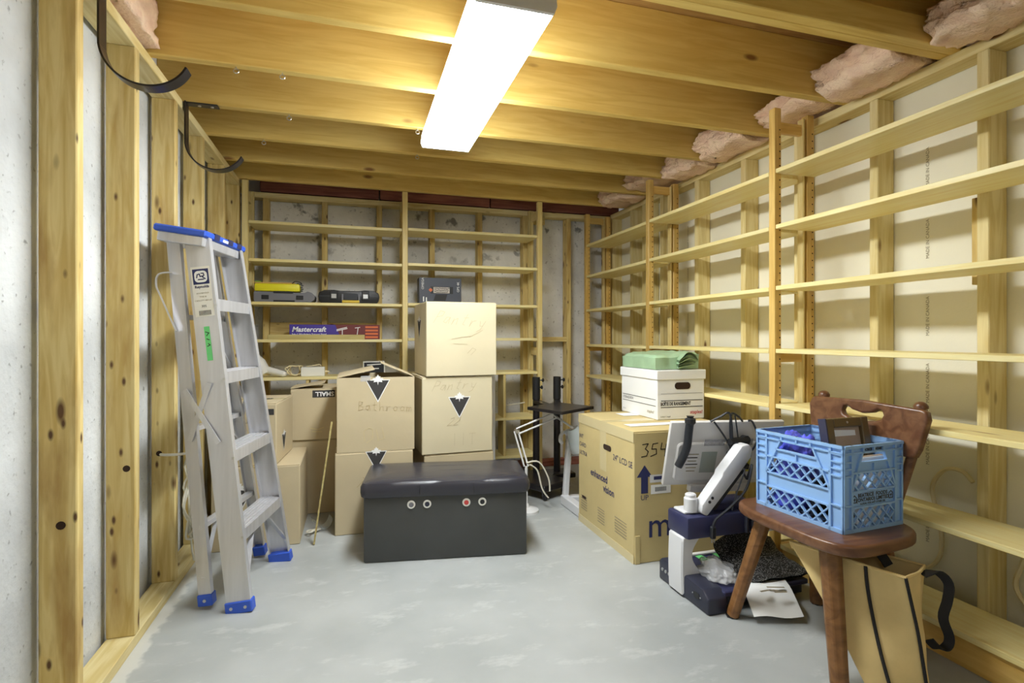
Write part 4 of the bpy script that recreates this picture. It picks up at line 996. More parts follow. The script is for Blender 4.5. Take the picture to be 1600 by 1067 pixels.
rect('shipping_label', 0.105, 0.036, Fr(0.135, 0.385), 'lightgrey', t, 0.001)
rect('shipping_band', 0.075, 0.016, Fr(0.14, 0.387), 'navyink', t, 0.0014)
rect('shipping_label', 0.105, 0.042, Fr(0.14, 0.335), 'white', t, 0.001)
b = MB()
for k in range(12): b.add([Fr(0.14, 0.335) @ V((-0.03 + k * 0.005 + dx, y, 0.0014)) for dx, y in ((0, -0.01), (0.0026, -0.01), (0.0026, 0.01), (0, 0.01))], [(0, 1, 2, 3)])
b.build('barcode', 'ink', t)
text('product_name', 'merlin', 0.165, Fr(0.07, 0.165), 'navyink', t, 'LEFT', bold=0.0005)
MB().box(0.004, 0.03, -0.006, 0, 0.0, 0.13).build('corner_guard', 'cardlcd', t, bevel=0.002)
poly('stack_mark', [(0, 0), (0.05, 0), (0.05, 0.055), (0, 0.055)], Fr(0.50, 0.19), 'ink', t)
poly('stack_mark_inside', [(0.005, 0.005), (0.045, 0.005), (0.045, 0.05), (0.005, 0.05)], Fr(0.50, 0.19), 'cardlcd', t, 0.001)
text('stack_number', '3', 0.035, Fr(0.525, 0.218), 'ink', t, lift=0.0014)

# ------------------------------------------------------------------ white file box with lid
bw, bd, bh = 0.283, 0.385, 0.258
t = thing('file_box', 'white lidded paper storage box standing on the big kraft carton', 'box', (1.514, 2.445, 0.6068), 0)
MB().box(0, bw, 0, bd, 0, bh - 0.004).build('body', 'white', t, bevel=0.002)
lid = MB().box(-0.007, bw + 0.007, -0.007, bd + 0.007, bh - 0.05, bh).build('lid', 'white', t, bevel=0.003)
shape('hand_hole', rrect(0.095, 0.036, 0.017), [], 0.001, 'hole', t, Fr(0.150, 0.175) @ Matrix.Translation((0, 0, 0.0008)))
for z, th in ((0.135, 0.0014), (0.098, 0.004), (0.064, 0.004)): rect('rule', bw - 0.03, th, Fr(bw / 2 + 0.005, z), 'ink', t)
text('print', 'BOÎTE DE RANGEMENT', 0.024, Fr(0.018, 0.081), 'ink', t, 'LEFT', sx=0.72, bold=0.0009)
text('shop_print', 'staples!', 0.026, Fr(0.234, 0.034), 'redink', t, bold=0.0004)
text('print', 'Letter / Legal', 0.011, Fr(0.018, 0.016), 'ink', t, 'LEFT')
Lb = lambda u, v: left(bd, bh, u, v)
for v, th in ((0.40, 0.003), (0.27, 0.003)): rect('rule', bd - 0.03, th, Lb(0.5, v), 'ink', t)
text('print', 'STORAGE BOX', 0.022, Lb(0.05, 0.335), 'ink', t, 'LEFT', sx=0.8)
text('print', 'staples!', 0.024, Lb(0.83, 0.14), 'greytext', t)
text('print', 'No. 12', 0.010, Lb(0.06, 0.08), 'ink', t, 'LEFT')

# ------------------------------------------------------------------ folded green tarpaulin
def tarp():
    z0 = 0.6068 + bh + 0.001
    t = thing('folded_tarpaulin', 'folded green tarpaulin lying on top of the white file box', 'tarpaulin', (1.66, 2.63, z0), math.radians(1))
    nx, ny = 26, 18; vs = []; fs = []
    X0, X1, Y0, Y1 = -0.150, 0.132, -0.165, 0.18
    def hgt(u, v):
        e = min(u, 1 - u, v, 1 - v)
        base = 0.075 + 0.02 * u + 0.009 * noise.noise(V((u * 3.2, v * 3.2, 0.5))) + 0.006 * noise.noise(V((u * 9, v * 9, 3.5)))
        return base * (1 - 0.16 * max(0, 1 - e / 0.05)) if e < 0.05 else base
    for j in range(ny + 1):
        for i in range(nx + 1):
            u, v = i / nx, j / ny
            x = X0 + (X1 - X0) * u + 0.008 * noise.noise(V((u * 4, v * 4, 8))); y = Y0 + (Y1 - Y0) * v + (0.05 * (u - 0.6) if (u > 0.6 and v < 0.5) else 0) + 0.008 * noise.noise(V((u * 5, v * 5, 4)))
            vs.append((x, y, hgt(u, v)))
    for j in range(ny):
        for i in range(nx): a = j * (nx + 1) + i; fs.append((a, a + 1, a + nx + 2, a + nx + 1))
    # skirt to the lid
    edge = [i for i in range(nx + 1)] + [j * (nx + 1) + nx for j in range(1, ny + 1)] + [ny * (nx + 1) + i for i in range(nx - 1, -1, -1)] + [j * (nx + 1) for j in range(ny - 1, 0, -1)]
    o = len(vs)
    for k, i in enumerate(edge):
        x, y, z = vs[i]; vs.append((x * 0.985, y * 0.985, 0.002))
    for k in range(len(edge)): fs.append((edge[k], edge[(k + 1) % len(edge)], o + (k + 1) % len(edge), o + k))
    fs.append(tuple(range(o, o + len(edge)))[::-1])
    MB().add(vs, fs).build('folded_sheet', 'tarp', t, smooth=True)
    # loose folded edges at the near right side, shade between them coloured in
    for k, (dz, w, mt) in enumerate(((0.012, 0.0, 'tarp'), (0.034, 0.006, 'tarpshade'), (0.054, 0.010, 'tarp'), (0.076, 0.016, 'tarpshade'), (0.090, 0.010, 'tarp'))):
        p = []
        m = 12
        for i in range(m + 1):
            u = i / m
            x = -0.03 + 0.168 * u; y = -0.186 + 0.07 * u * u - w * 0.2 + 0.006 * math.sin(u * 9 + k)
            z = 0.004 + dz * (0.35 + 0.65 * math.sin(PI * min(1, u * 0.9 + 0.12))) * 0.9 + 0.018 * u
            p.append((x, y, z, 0.03 + 0.05 * u))
        v2 = []; f2 = []
        for (x, y, z, ww) in p: v2 += [(x, y - 0.012, z), (x + 0.01, y + ww, z + 0.006), (x + 0.01, y + ww, z + 0.002), (x, y - 0.010, z - 0.004)]
        for i in range(m):
            for q in range(4): f2.append((i * 4 + q, i * 4 + (q + 1) % 4, i * 4 + 4 + (q + 1) % 4, i * 4 + 4 + q))
        f2 += [(0, 1, 2, 3), tuple(m * 4 + q for q in (3, 2, 1, 0))]
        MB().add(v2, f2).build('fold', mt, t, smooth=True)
tarp()

# ------------------------------------------------------------------ desktop magnifier (base, column, camera arm, monitor)
def magnifier():
    O = V((1.45, 1.87, 0))
    t = thing('video_magnifier', 'navy and pale grey desktop magnifier with monitor seen from behind', 'magnifier', O)
    r = lambda x, y, z: V((x, y, z)) - O
    def bx(name, mat, x0, x1, y0, y1, z0, z1, par=t, **k):
        return MB().box(x0 - O.x, x1 - O.x, y0 - O.y, y1 - O.y, z0, z1).build(name, mat, par, **k)
    # base: side block in front and low tray behind it
    s = MB().prism([(0, 0), (0.335, 0), (0.335, 0.06), (0.30, 0.085), (0.02, 0.095), (0, 0.08)], 0, 0.085, Matrix(((0, 0, 1, 1.25 - O.x), (-1, 0, 0, 2.03 - O.y), (0, 1, 0, 0), (0, 0, 0, 1))))
    sb = s.build('base_block', 'navydark', t, bevel=0.008, seg=2, smooth=True)
    T = basis(r(1.2495, 1.765, 0.048), (0, -1, 0), (0, 0, 1))
    shape('power_inlet', rrect(0.032, 0.022, 0.004), [], 0.002, 'darkplastic', sb, T @ Matrix.Translation((0, 0, 0.001)))
    for dx in (-0.024, 0.024): MB().lathe([(0.003, 0), (0.003, 0.002)], T @ Matrix.Translation((dx, 0, 0)), 8).build('screw', 'steel', sb)
    T = basis(r(1.2495, 1.97, 0.05), (0, -1, 0), (0, 0, 1))
    for dx in (-0.03, -0.005, 0.02): MB().lathe([(0.007, 0), (0.007, 0.003), (0.004, 0.004)], T @ Matrix.Translation((dx, 0, 0)), 10).build('socket', 'steel', sb)
    bx('base_tray', 'navydark', 1.335, 1.715, 1.725, 2.02, 0.012, 0.055, bevel=0.004)
    bx('reading_table', 'navy', 1.325, 1.72, 1.70, 2.03, 0.058, 0.078, bevel=0.004)
    bx('table_rail', 'whiteplastic', 1.325, 1.72, 2.012, 2.032, 0.079, 0.09, bevel=0.003)
    for x in (1.40, 1.49): MB().add([r(x, 1.99, 0.0925), r(x + 0.035, 1.99, 0.0925), r(x + 0.055, 1.93, 0.082), r(x + 0.02, 1.93, 0.082)], [(0, 1, 2, 3)]).build('green_tape', 'greentape', t)
    # curved column
    prof = []
    n = 10
    for i in range(n + 1):
        u = i / n; z = 0.02 + 0.215 * u; prof.append((0.0, z))
    outer = [(1.242 - 0.004 * math.sin(PI * i / n), 0.005 + 0.235 * i / n) for i in range(n + 1)]
    inner = [(1.335 - 0.045 * math.sin(PI * i / n), 0.085 + 0.155 * i / n) for i in range(n + 1)]
    pr = outer + inner[::-1] + [(1.335, 0.07), (1.249, 0.07), (1.249, 0.005)]
    pr = [(x - O.x, z) for x, z in outer + inner[::-1]]
    MB().prism(pr, 1.845 - O.y, 1.945 - O.y, Matrix(((1, 0, 0, 0), (0, 0, 1, 0), (0, 1, 0, 0), (0, 0, 0, 1)))).build('column', 'lightgrey', t, bevel=0.006, smooth=True)
    # camera head
    hd = bx('camera_head', 'navy', 1.248, 1.56, 1.82, 1.965, 0.235, 0.325, bevel=0.012, seg=2, smooth=True)
    bx('head_hump', 'navy', 1.40, 1.60, 1.86, 1.98, 0.315, 0.352, bevel=0.012, seg=2, smooth=True)
    for x in (1.515, 1.545): bx('grip_rib', 'navydark', x, x + 0.018, 1.808, 1.90, 0.24, 0.33, hd, bevel=0.005)
    bx('head_nose', 'lightgrey', 1.56, 1.74, 1.83, 1.96, 0.225, 0.275, bevel=0.012, seg=2, smooth=True)
    # monitor arm
    MB().box(1.262 - O.x, 1.345 - O.x, 1.86 - O.y, 1.94 - O.y, 0.325, 0.335).build('arm_plate', 'lightgrey', t, bevel=0.003)
    MB().lathe([(0.027, 0.333), (0.027, 0.385), (0.022, 0.39), (0.022, 0.40), (0.018, 0.404)], Matrix.Translation(r(1.300, 1.875, 0)), 18).build('arm_pivot', 'lightgrey', t, smooth=True)
    a, b_ = r(1.340, 1.855, 0.35), r(1.53, 1.855, 0.565)
    dd = (b_ - a).normalized(); nrm = V((0, 1, 0)); up = dd.cross(nrm)
    if up.z < 0: up = -up
    L = (b_ - a).length
    T = Matrix(((dd.x, up.x, nrm.x, a.x), (dd.y, up.y, nrm.y, a.y), (dd.z, up.z, nrm.z, a.z), (0, 0, 0, 1)))
    ol = [(-0.02, -0.024), (L * 0.6, -0.033), (L, -0.035), (L + 0.033, -0.018), (L + 0.036, 0.010), (L + 0.01, 0.031), (L * 0.55, 0.034), (L * 0.5, 0.027), (0.0, 0.025), (-0.026, 0.008)]
    MB().prism(ol, -0.028, 0.028, T).build('arm', 'lightgrey', t, bevel=0.008, seg=2, smooth=True)
    MB().prism([(0.02, -0.03), (L * 0.9, -0.044), (L * 0.9, -0.054), (0.02, -0.046)], -0.02, 0.02, T).build('arm_underside', 'darkplastic', t, bevel=0.004)
    for k in (0.03, 0.05): MB().lathe([(0.006, 0), (0.006, 0.003)], T @ Matrix.Translation((k, 0.008, -0.031)), 10).build('arm_screw', 'darkplastic', t)
    for dz, dy in ((0.60, 0.05), (0.545, 0.04)):
        MB().taper(r(1.50, 1.89, dz), r(1.60, 1.90, dz + 0.005), 0.013, 0.013, 10).build('joint', 'darkplastic', t)
        MB().lathe([(0.02, -0.012), (0.02, 0.012)], Matrix.Translation(r(1.585, 1.90, dz)) @ Matrix.Rotation(PI / 2, 4, 'X'), 12).build('joint_knob', 'darkplastic', t)
    # monitor
    TL, TR, BL = V((1.264, 1.955, 0.680)), V((1.772, 1.875, 0.676)), V((1.259, 2.045, 0.392))
    X = (TR - TL).normalized(); Yd = (BL - TL); Yd = (Yd - X * Yd.dot(X)); hh = Yd.length; Yd.normalize()
    ww = (TR - TL).length
    C = TL + X * ww / 2 + Yd * hh / 2 - O
    Tm = basis(C, X, -Yd)       # z towards the viewer (back of the panel)
    if (Tm.col[2][1]) > 0: Tm = basis(C, -X, -Yd)
    mp = MB().box(-ww / 2, ww / 2, -hh / 2, hh / 2, -0.022, 0.0, Tm).build('monitor_panel', 'monitor', t, bevel=0.006, seg=2, smooth=True)
    MB().box(-ww / 2 + 0.012, ww / 2 - 0.012, -hh / 2 + 0.012, hh / 2 - 0.012, -0.0235, -0.021, Tm).build('screen', 'darkplastic', mp)
    back = rrect(ww * 0.86, hh * 0.60, 0.02)
    MB().prism([(x, y - hh * 0.10) for x, y in back], 0.0, 0.016, Tm).build('back_housing', 'monitor', mp, bevel=0.005, smooth=True)
    for cx in (-0.060, 0.068):
        vv = MB()
        for k in range(16): vv.box(cx - 0.045 + k * 0.0058, cx - 0.042 + k * 0.0058, hh * 0.16, hh * 0.26, 0.0165, 0.018, Tm)
        vv.build('vent_slots', 'greyplastic', mp)
    rect('label_panel', 0.07, 0.10, Tm, 'panelgrey', mp, 0.0175, cx=-0.075, cy=-hh * 0.10)
    rect('label_panel', 0.07, 0.10, Tm, 'panelyellow', mp, 0.0175, cx=0.085, cy=-hh * 0.10)
    for k in range(6): rect('rating_print', 0.055 - 0.008 * (k % 3), 0.0045, Tm, 'ink' if k in (1, 3) else 'greytext', mp, 0.0175, cx=-0.150, cy=hh * 0.03 - k * 0.016)
    rect('approval_mark', 0.014, 0.012, Tm, 'ink', mp, 0.0008, cx=-0.10, cy=-hh * 0.39)
    MB().box(-0.14, 0.14, -hh * 0.60, -hh * 0.47, -0.012, 0.018, Tm).build('stand_lip', 'monitor', mp, bevel=0.005)
    for k, (x, y) in enumerate(((-0.02, -0.05), (-0.02, 0.01))):
        MB().box(0.0, 0.11, y - 0.012, y + 0.012, 0.016, 0.035, Tm).build('mount_bar', 'darkplastic', t, bevel=0.003)
    # black grab handle
    px = [(-0.196, 0.175), (-0.194, 0.12), (-0.192, 0.06), (-0.202, 0.01), (-0.218, -0.035)]
    pts = [Tm @ V((x, y, 0.036)) for i, (x, y) in enumerate(px)]
    h = MB().tube(pts, 0.017, 10, 4).build('grab_handle', 'blackcable', t, smooth=True)
    q = Tm @ V((-0.196, 0.18, 0.036))
    MB().lathe([(0.015, -0.02), (0.022, -0.012), (0.022, 0.004), (0.012, 0.01), (0.016, 0.016)], Matrix.Translation(q), 12).build('handle_clamp', 'darkplastic', h)
    # leads bundled over the panel
    def lead(pp, rad=0.0042): MB().tube([Tm @ V(p) for p in pp], rad, 6, 6).build('lead', 'blackcable', t, smooth=True)
    lead([(-0.085, hh / 2 + 0.002, 0.0), (-0.05, hh / 2 + 0.03, 0.01), (-0.015, hh / 2 + 0.045, 0.02), (0.0, 0.08, 0.05), (0.02, 0.03, 0.055), (0.03, -0.02, 0.10), (0.045, -0.05, 0.125)], 0.005)
    MB().tube([Tm @ V((0.045, -0.05, 0.125)), r(1.535, 1.80, 0.52), r(1.50, 1.79, 0.43), r(1.42, 1.785, 0.365), r(1.365, 1.797, 0.32), r(1.35, 1.80, 0.29)], 0.005, 6, 6).build('lead', 'blackcable', t, smooth=True)
    lead([(0.06, hh / 2 + 0.002, 0.0), (0.03, hh / 2 + 0.03, 0.01), (-0.01, hh / 2 + 0.042, 0.02), (-0.008, 0.09, 0.045), (0.01, 0.04, 0.05), (0.02, 0.0, 0.05)])
    lead([(-0.07, hh / 2 + 0.003, 0.002), (-0.03, 0.10, 0.03), (0.0, 0.05, 0.045), (0.015, 0.02, 0.05), (0.06, 0.015, 0.05), (0.105, 0.05, 0.045), (0.12, 0.10, 0.03), (0.10, hh / 2 + 0.003, 0.01), (0.085, hh / 2 + 0.004, 0.0)])
    lead([(0.015, hh / 2 + 0.035, 0.01), (0.028, 0.09, 0.04), (0.018, 0.03, 0.06), (0.015, -0.01, 0.12)], 0.003)
    MB().tube([Tm @ V((0.015, -0.01, 0.12)), r(1.50, 1.80, 0.50), r(1.46, 1.795, 0.42), r(1.44, 1.80, 0.345)], 0.003, 6, 6).build('lead', 'blackcable', t, smooth=True)
    for y in (0.055, 0.0): MB().lathe([(0.011, -0.03), (0.013, 0.0), (0.011, 0.03)], Tm @ Matrix.Translation((0.012, y, 0.055)) @ Matrix.Rotation(PI / 2, 4, 'X'), 8).build('lead_plug', 'blackcable', t, smooth=True)
    pl = r(1.35, 1.80, 0.27)
    MB().box(-0.011, 0.011, -0.008, 0.008, -0.03, 0.02, Matrix.Translation(pl)).build('lead_plug', 'blackcable', t, bevel=0.004)
    for dx in (-0.005, 0.005): MB().box(dx - 0.001, dx + 0.001, -0.003, 0.003, -0.045, -0.03, Matrix.Translation(pl)).build('plug_pin', 'steel', t)
    t.location.x += 0.014
magnifier()
# things left on the reading table
def crumple(name, mat, label, cat, loc, sx, sy, sz, seed, cuts=10, flat=0.2, rz=0, amp=0.28):
    bm = bmesh.new(); bmesh.ops.create_icosphere(bm, subdivisions=5, radius=1.0)
    for v in bm.verts:
        p = v.co; n = noise.noise(p * 1.8 + V((seed, 0, 0))) * amp + abs(noise.noise(p * 4.1 + V((0, seed, 0)))) * amp * 0.7 - abs(noise.noise(p * 8 + V((0, 0, seed)))) * amp * 0.25
        p = p * (1 + n); p.z = max(p.z, -flat)
        v.co = V((p.x * sx, p.y * sy, (p.z + flat) * sz))
    for f in bm.faces: f.smooth = True
    me = bpy.data.meshes.new(name); bm.to_mesh(me); bm.free()
    return tag(link(name, me, mat, loc=loc, rot=(0, 0, rz)), label, cat)
TT = 0.0795
o = MB().box(-0.145, 0.145, -0.11, 0.11, 0, 0.006).build('document_sheaf', 'white', loc=(1.52, 1.82, TT), rot=(0, 0, -0.45), bevel=0.001)
tag(o, 'stack of white papers lying askew on the magnifier table', 'papers')
crumple('plastic_pouch', 'clear', 'crumpled clear plastic pouch holding grey goggles on the magnifier table', 'pouch', (1.40, 1.82, TT + 0.007), 0.062, 0.085, 0.045, 4.0)
t = thing('paper_envelope', 'white printed plastic envelope hanging off the magnifier table near the chair leg', 'envelope', (1.42, 1.70, TT + 0.007), -0.30)
vs = []; 
for i in range(9):
    u = i / 8
    for j in range(7):
        w_ = j / 6
        y = 0.03 - 0.13 * w_; z = 0.003 + (0 if w_ < 0.25 else -(w_ - 0.25) * 0.085) + 0.004 * math.sin(u * 7)
        vs.append((0.0 + 0.18 * u, y, z))
MB().add(vs, [(i * 7 + j, i * 7 + j + 1, (i + 1) * 7 + j + 1, (i + 1) * 7 + j) for i in range(8) for j in range(6)]).build('sheet', 'white', t, smooth=True)
ribbon('print', [[(0.05, -0.045), (0.08, -0.035)], [(0.10, -0.05), (0.14, -0.048)], [(0.09, -0.01), (0.15, -0.012)]], 0.010, Matrix.Translation((0, 0, 0.004)), 'greytext', t, 0.002)
# black mesh bag: draped over the back of the table
vs = []; n, m = 14, 16
for i in range(n + 1):
    u = i / n
    for j in range(m + 1):
        v_ = j / m
        x = 1.47 + 0.30 * u - 0.03 * math.sin(v_ * PI); y = 1.94 - 0.235 * v_
        z = 0.088 + 0.105 * (1 - v_) ** 1.4 * (0.45 + 0.55 * math.sin(PI * min(1, u * 0.85 + 0.1))) + 0.012 * noise.noise(V((u * 5, v_ * 5, 2))) + 0.01
        vs.append((x - 1.6, y - 1.85, z))
fs = [(i * (m + 1) + j, i * (m + 1) + j + 1, (i + 1) * (m + 1) + j + 1, (i + 1) * (m + 1) + j) for i in range(n) for j in range(m)]
o_ = len(vs); vs += [(x, y, z - 0.008) for x, y, z in vs]
fs += [tuple(k + o_ for k in f[::-1]) for f in fs]
bag = MB().add(vs, fs).build('mesh_bag', 'meshbag', loc=(1.6, 1.85, 0), smooth=True)
tag(bag, 'black mesh fabric bag draped across the magnifier table', 'mesh bag')

# ------------------------------------------------------------------ wooden chair
def chair():
    O = V((1.55, 1.47, 0))
    t = thing('wooden_chair', 'brown stained wooden chair with cut-out handle back carrying the blue crate', 'chair', O, 0)
    r = lambda x, y, z: V((x, y, z)) - O
    seat = []
    for k in range(40):
        a = 2 * PI * k / 40; c, s_ = math.cos(a), math.sin(a)
        e = 0.52; x = 0.205 * abs(c) ** e * (1 if c > 0 else -1); y = 0.245 * abs(s_) ** e * (1 if s_ > 0 else -1) * (1 - 0.10 * (x / 0.2))
        seat.append((x, y))
    shape('seat', seat, [], 0.016, 'chair', t, Matrix.Translation((0.018, 0, 0.400)), bevel=0.011, bres=4)
    def leg(a, b):
        a, b = r(*a), r(*b); c = a.lerp(b, 0.5)
        o = MB().taper(a, b, 0.034, 0.027, 8, squash=0.85, rot=PI / 8).build('leg', 'chairleg', t, bevel=0.003)
        MB().taper(b, b + V((0, 0, -0.004)), 0.024, 0.024, 8).build('glide', 'darkplastic', o)
    leg((1.437, 1.605, 0.385), (1.352, 1.672, 0.005))
    leg((1.445, 1.335, 0.385), (1.385, 1.245, 0.005))
    leg((1.665, 1.345, 0.385), (1.735, 1.29, 0.005))
    leg((1.665, 1.595, 0.385), (1.735, 1.66, 0.005))
    # back board, spanning y, slightly reclined
    bw_, bh_ = 0.45, 0.155
    out = [(-0.220, 0.155), (-0.21, 0.162), (0.0, 0.170), (0.21, 0.162), (0.225, 0.155), (0.232, 0.13), (0.212, 0.03), (0.20, 0.004), (0.18, -0.002), (0.0, 0.012), (-0.18, -0.002), (-0.20, 0.004), (-0.212, 0.03), (-0.232, 0.13)]
    hole = [(-0.075, 0.140), (-0.062, 0.143), (-0.04, 0.130), (0, 0.122), (0.04, 0.130), (0.062, 0.143), (0.075, 0.140), (0.082, 0.125), (0.075, 0.110), (0.05, 0.100), (0, 0.094), (-0.05, 0.100), (-0.075, 0.110), (-0.082, 0.125)]
    Tb = basis(r(1.758, 1.492, 0.642), (0, -1, 0), (0.12, 0, 1))
    shape('backrest', out, [hole[::-1]], 0.012, 'chair', t, Tb, bevel=0.008, bres=3)
    for s_ in (-0.175, 0.175):
        a = Tb @ V((s_ * 1.02, 0.02, -0.012)); tp = Tb @ V((s_ * 1.08, 0.165, -0.014)); ft = r(1.742, 1.492 - s_ * 0.70, 0.40)
        MB().taper(ft, a, 0.014, 0.016, 10).taper(a, tp, 0.016, 0.019, 10).lathe([(0.021, 0), (0.021, 0.008), (0.015, 0.018), (0.006, 0.022)], Matrix.Translation(tp) , 12).build('back_post', 'chair', t, smooth=True)
chair()

# ------------------------------------------------------------------ blue milk crate
def clip_seg(p, d, P):
    t0, t1 = -10.0, 10.0
    n = len(P)
    for i in range(n):
        a, b = V(P[i]), V(P[(i + 1) % n]); e = b - a; nn = V((-e.y, e.x))      # inside is left for ccw
        den = nn.dot(d); num = nn.dot(a - p)
        if abs(den) < 1e-9:
            if num > 0: return None
            continue
        tt = num / den
        if den > 0: t0 = max(t0, tt)
        else: t1 = min(t1, tt)
    return (p + d * t0, p + d * t1) if t1 - t0 > 0.004 else None
def crate():
    c0 = V((1.474, 1.311, 0.4195)); cl = V((1.448, 1.655, 0)); cr = V((1.725, 1.294, 0))
    ax = V((cl.x - c0.x, cl.y - c0.y, 0)); L = ax.length; ang = math.atan2(ax.y, ax.x)       # long side direction
    Wd = 0.272; H = 0.276
    t = thing('milk_crate', 'sky blue plastic milk crate with lattice sides on the wooden chair', 'crate', c0, ang - PI / 2)
    # local frame: y along the long side away from the near corner, x towards the chair back
    def wall(T, w, h, lettering=False):
        b = MB(); th = 0.006
        q = lambda P, d0, d1: b.prism([(u * w, v * h) for u, v in P], d0, d1, T)
        bar = lambda u0, u1, v0, v1, d0=-th, d1=0.004: q([(u0, v0), (u1, v0), (u1, v1), (u0, v1)], d0, d1)
        k = 0.010 / w; kv = 0.008 / h
        bar(0, 1, 0.965, 1.0, -th, 0.006); bar(0, 1, 0.0, 0.045, -th, 0.004)
        bar(0, 1, 0.90, 0.92, -th, 0.004)
        for u in (0.0, 1 - k * 0.6): bar(u, u + k * 0.6, 0, 1)
        for u in (0.13, 0.87): bar(u - k * 0.4, u + k * 0.4, 0, 1)
        bar(0.0, 0.13, 0, 1, -th, -0.003); bar(0.87, 1.0, 0, 1, -th, -0.003)
        for v in (0.89, 0.80, 0.72, 0.64, 0.30): bar(0, 0.13, v, v + 0.018); bar(0.87, 1, v, v + 0.018)
        # trapezoid opening with handle and lattice
        bar(0.13, 0.87, 0.92, 1.0, -th, -0.003)
        for u in (0.32, 0.5, 0.66): bar(u - k * 0.3, u + k * 0.3, 0.90, 1.0)
        q([(0.13, 0.47), (0.31, 0.92), (0.13, 0.92)], -th, -0.003); q([(0.87, 0.47), (0.87, 0.92), (0.68, 0.92)], -th, -0.003)
        def dbar(a, c, wd=0.006, d0=-th, d1=0.004):
            a = V((a[0] * w, a[1] * h)); c = V((c[0] * w, c[1] * h)); d = (c - a).normalized(); n = V((-d.y, d.x)) * wd / 2
            b.prism([tuple(a - n), tuple(c - n), tuple(c + n), tuple(a + n)], d0, d1, T)
        dbar((0.13, 0.47), (0.31, 0.92)); dbar((0.87, 0.47), (0.68, 0.92))
        lx = lambda v: 0.13 + (v - 0.47) * 0.4; rx = lambda v: 0.87 - (v - 0.47) * 0.42
        q([(lx(0.68), 0.68), (rx(0.68), 0.68), (rx(0.79), 0.79), (lx(0.79), 0.79)], -th, -0.003)
        dbar((lx(0.79), 0.79), (rx(0.79), 0.79)); dbar((lx(0.68), 0.68), (rx(0.68), 0.68)); dbar((0.5, 0.68), (0.5, 0.79), 0.004)
        dbar((0.13, 0.68), (lx(0.68), 0.68)); dbar((rx(0.68), 0.68), (0.87, 0.68))
        bar(0.13, 0.87, 0.28, 0.47, -th, -0.003); bar(0.13, 0.87, 0.455, 0.475); bar(0.13, 0.87, 0.272, 0.292)
        for P in ([(lx(0.475), 0.475), (rx(0.475), 0.475), (rx(0.68), 0.68), (lx(0.68), 0.68)], [(0.13, 0.045), (0.87, 0.045), (0.87, 0.275), (0.13, 0.275)]):
            Q = [(u * w, v * h) for u, v in P]; step = 0.042
            for s_ in (1, -1):
                for i in range(-14, 24):
                    sg = clip_seg(V((i * step, 0.10 * h)), V((1, s_)).normalized(), Q)
                    if sg:
                        a, c = sg; d = (c - a).normalized(); n = V((-d.y, d.x)) * 0.0022
                        b.prism([tuple(a - n), tuple(c - n), tuple(c + n), tuple(a + n)], -th, 0.003, T)
        return b.build('side_wall', 'crate', t)
    Tfar = basis((0, 0, 0), (0, -1, 0), (0, 0, 1)) ; 
    Tl = basis((0, L, 0), (0, -1, 0), (0, 0, 1))            # long side facing -x
    wall(Tl, L, H)
    Ts = basis((0, 0, 0), (1, 0, 0), (0, 0, 1)); wall(Ts, Wd, H)      # short side facing -y
    wall(basis((Wd, 0, 0), (0, 1, 0), (0, 0, 1)), L, H)
    wall(basis((Wd, L, 0), (-1, 0, 0), (0, 0, 1)), Wd, H)
    b = MB().box(0.004, Wd - 0.004, 0.004, 0.03, 0, 0.006).box(0.004, Wd - 0.004, L - 0.03, L - 0.004, 0, 0.006).box(0.004, 0.03, 0.03, L - 0.03, 0, 0.006).box(Wd - 0.03, Wd - 0.004, 0.03, L - 0.03, 0, 0.006)
    for k in range(5): b.box(0.03, Wd - 0.03, 0.06 + k * 0.055, 0.068 + k * 0.055, 0, 0.006)
    for k in range(4): b.box(0.06 + k * 0.045, 0.068 + k * 0.045, 0.03, L - 0.03, 0, 0.006)
    b.build('bottom_grid', 'crate', t)
    P = lambda u, v: Ts @ Matrix.Translation((u * Wd, v * H, -0.0028))
    text('owner_print', 'PROPERTY OF', 0.008, P(0.5, 0.448), 'ink', t)
    text('owner_print', 'BEATRICE  FOODS', 0.0165, P(0.5, 0.408), 'ink', t, bold=0.0006)
    text('owner_print', '(ONTARIO) LIMITED', 0.0165, P(0.5, 0.356), 'ink', t, bold=0.0006)
    text('owner_print', 'ILLEGAL FOR ANY OTHER USE', 0.0085, P(0.5, 0.312), 'ink', t, bold=0.0003)
    text('rim_print', 'BEATRICE   ONTARIO', 0.010, P(0.5, 0.935), 'ink', t, bold=0.0006)
    for u in (0.19, 0.81):
        ribbon('emblem', [[(-0.009, -0.010), (-0.009, 0.006), (0.0, 0.013), (0.009, 0.006), (0.009, -0.010), (-0.009, -0.010)], [(0.0, -0.006), (0.002, 0.004)], [(-0.004, 0.0), (0.004, 0.0)]], 0.003, P(u, 0.37), 'ink', t)
    return t, L, Wd, H
ct, CL_, CW_, CH_ = crate()
CT = Matrix.Translation(ct.location) @ Matrix.Rotation(ct.rotation_euler.z, 4, 'Z')
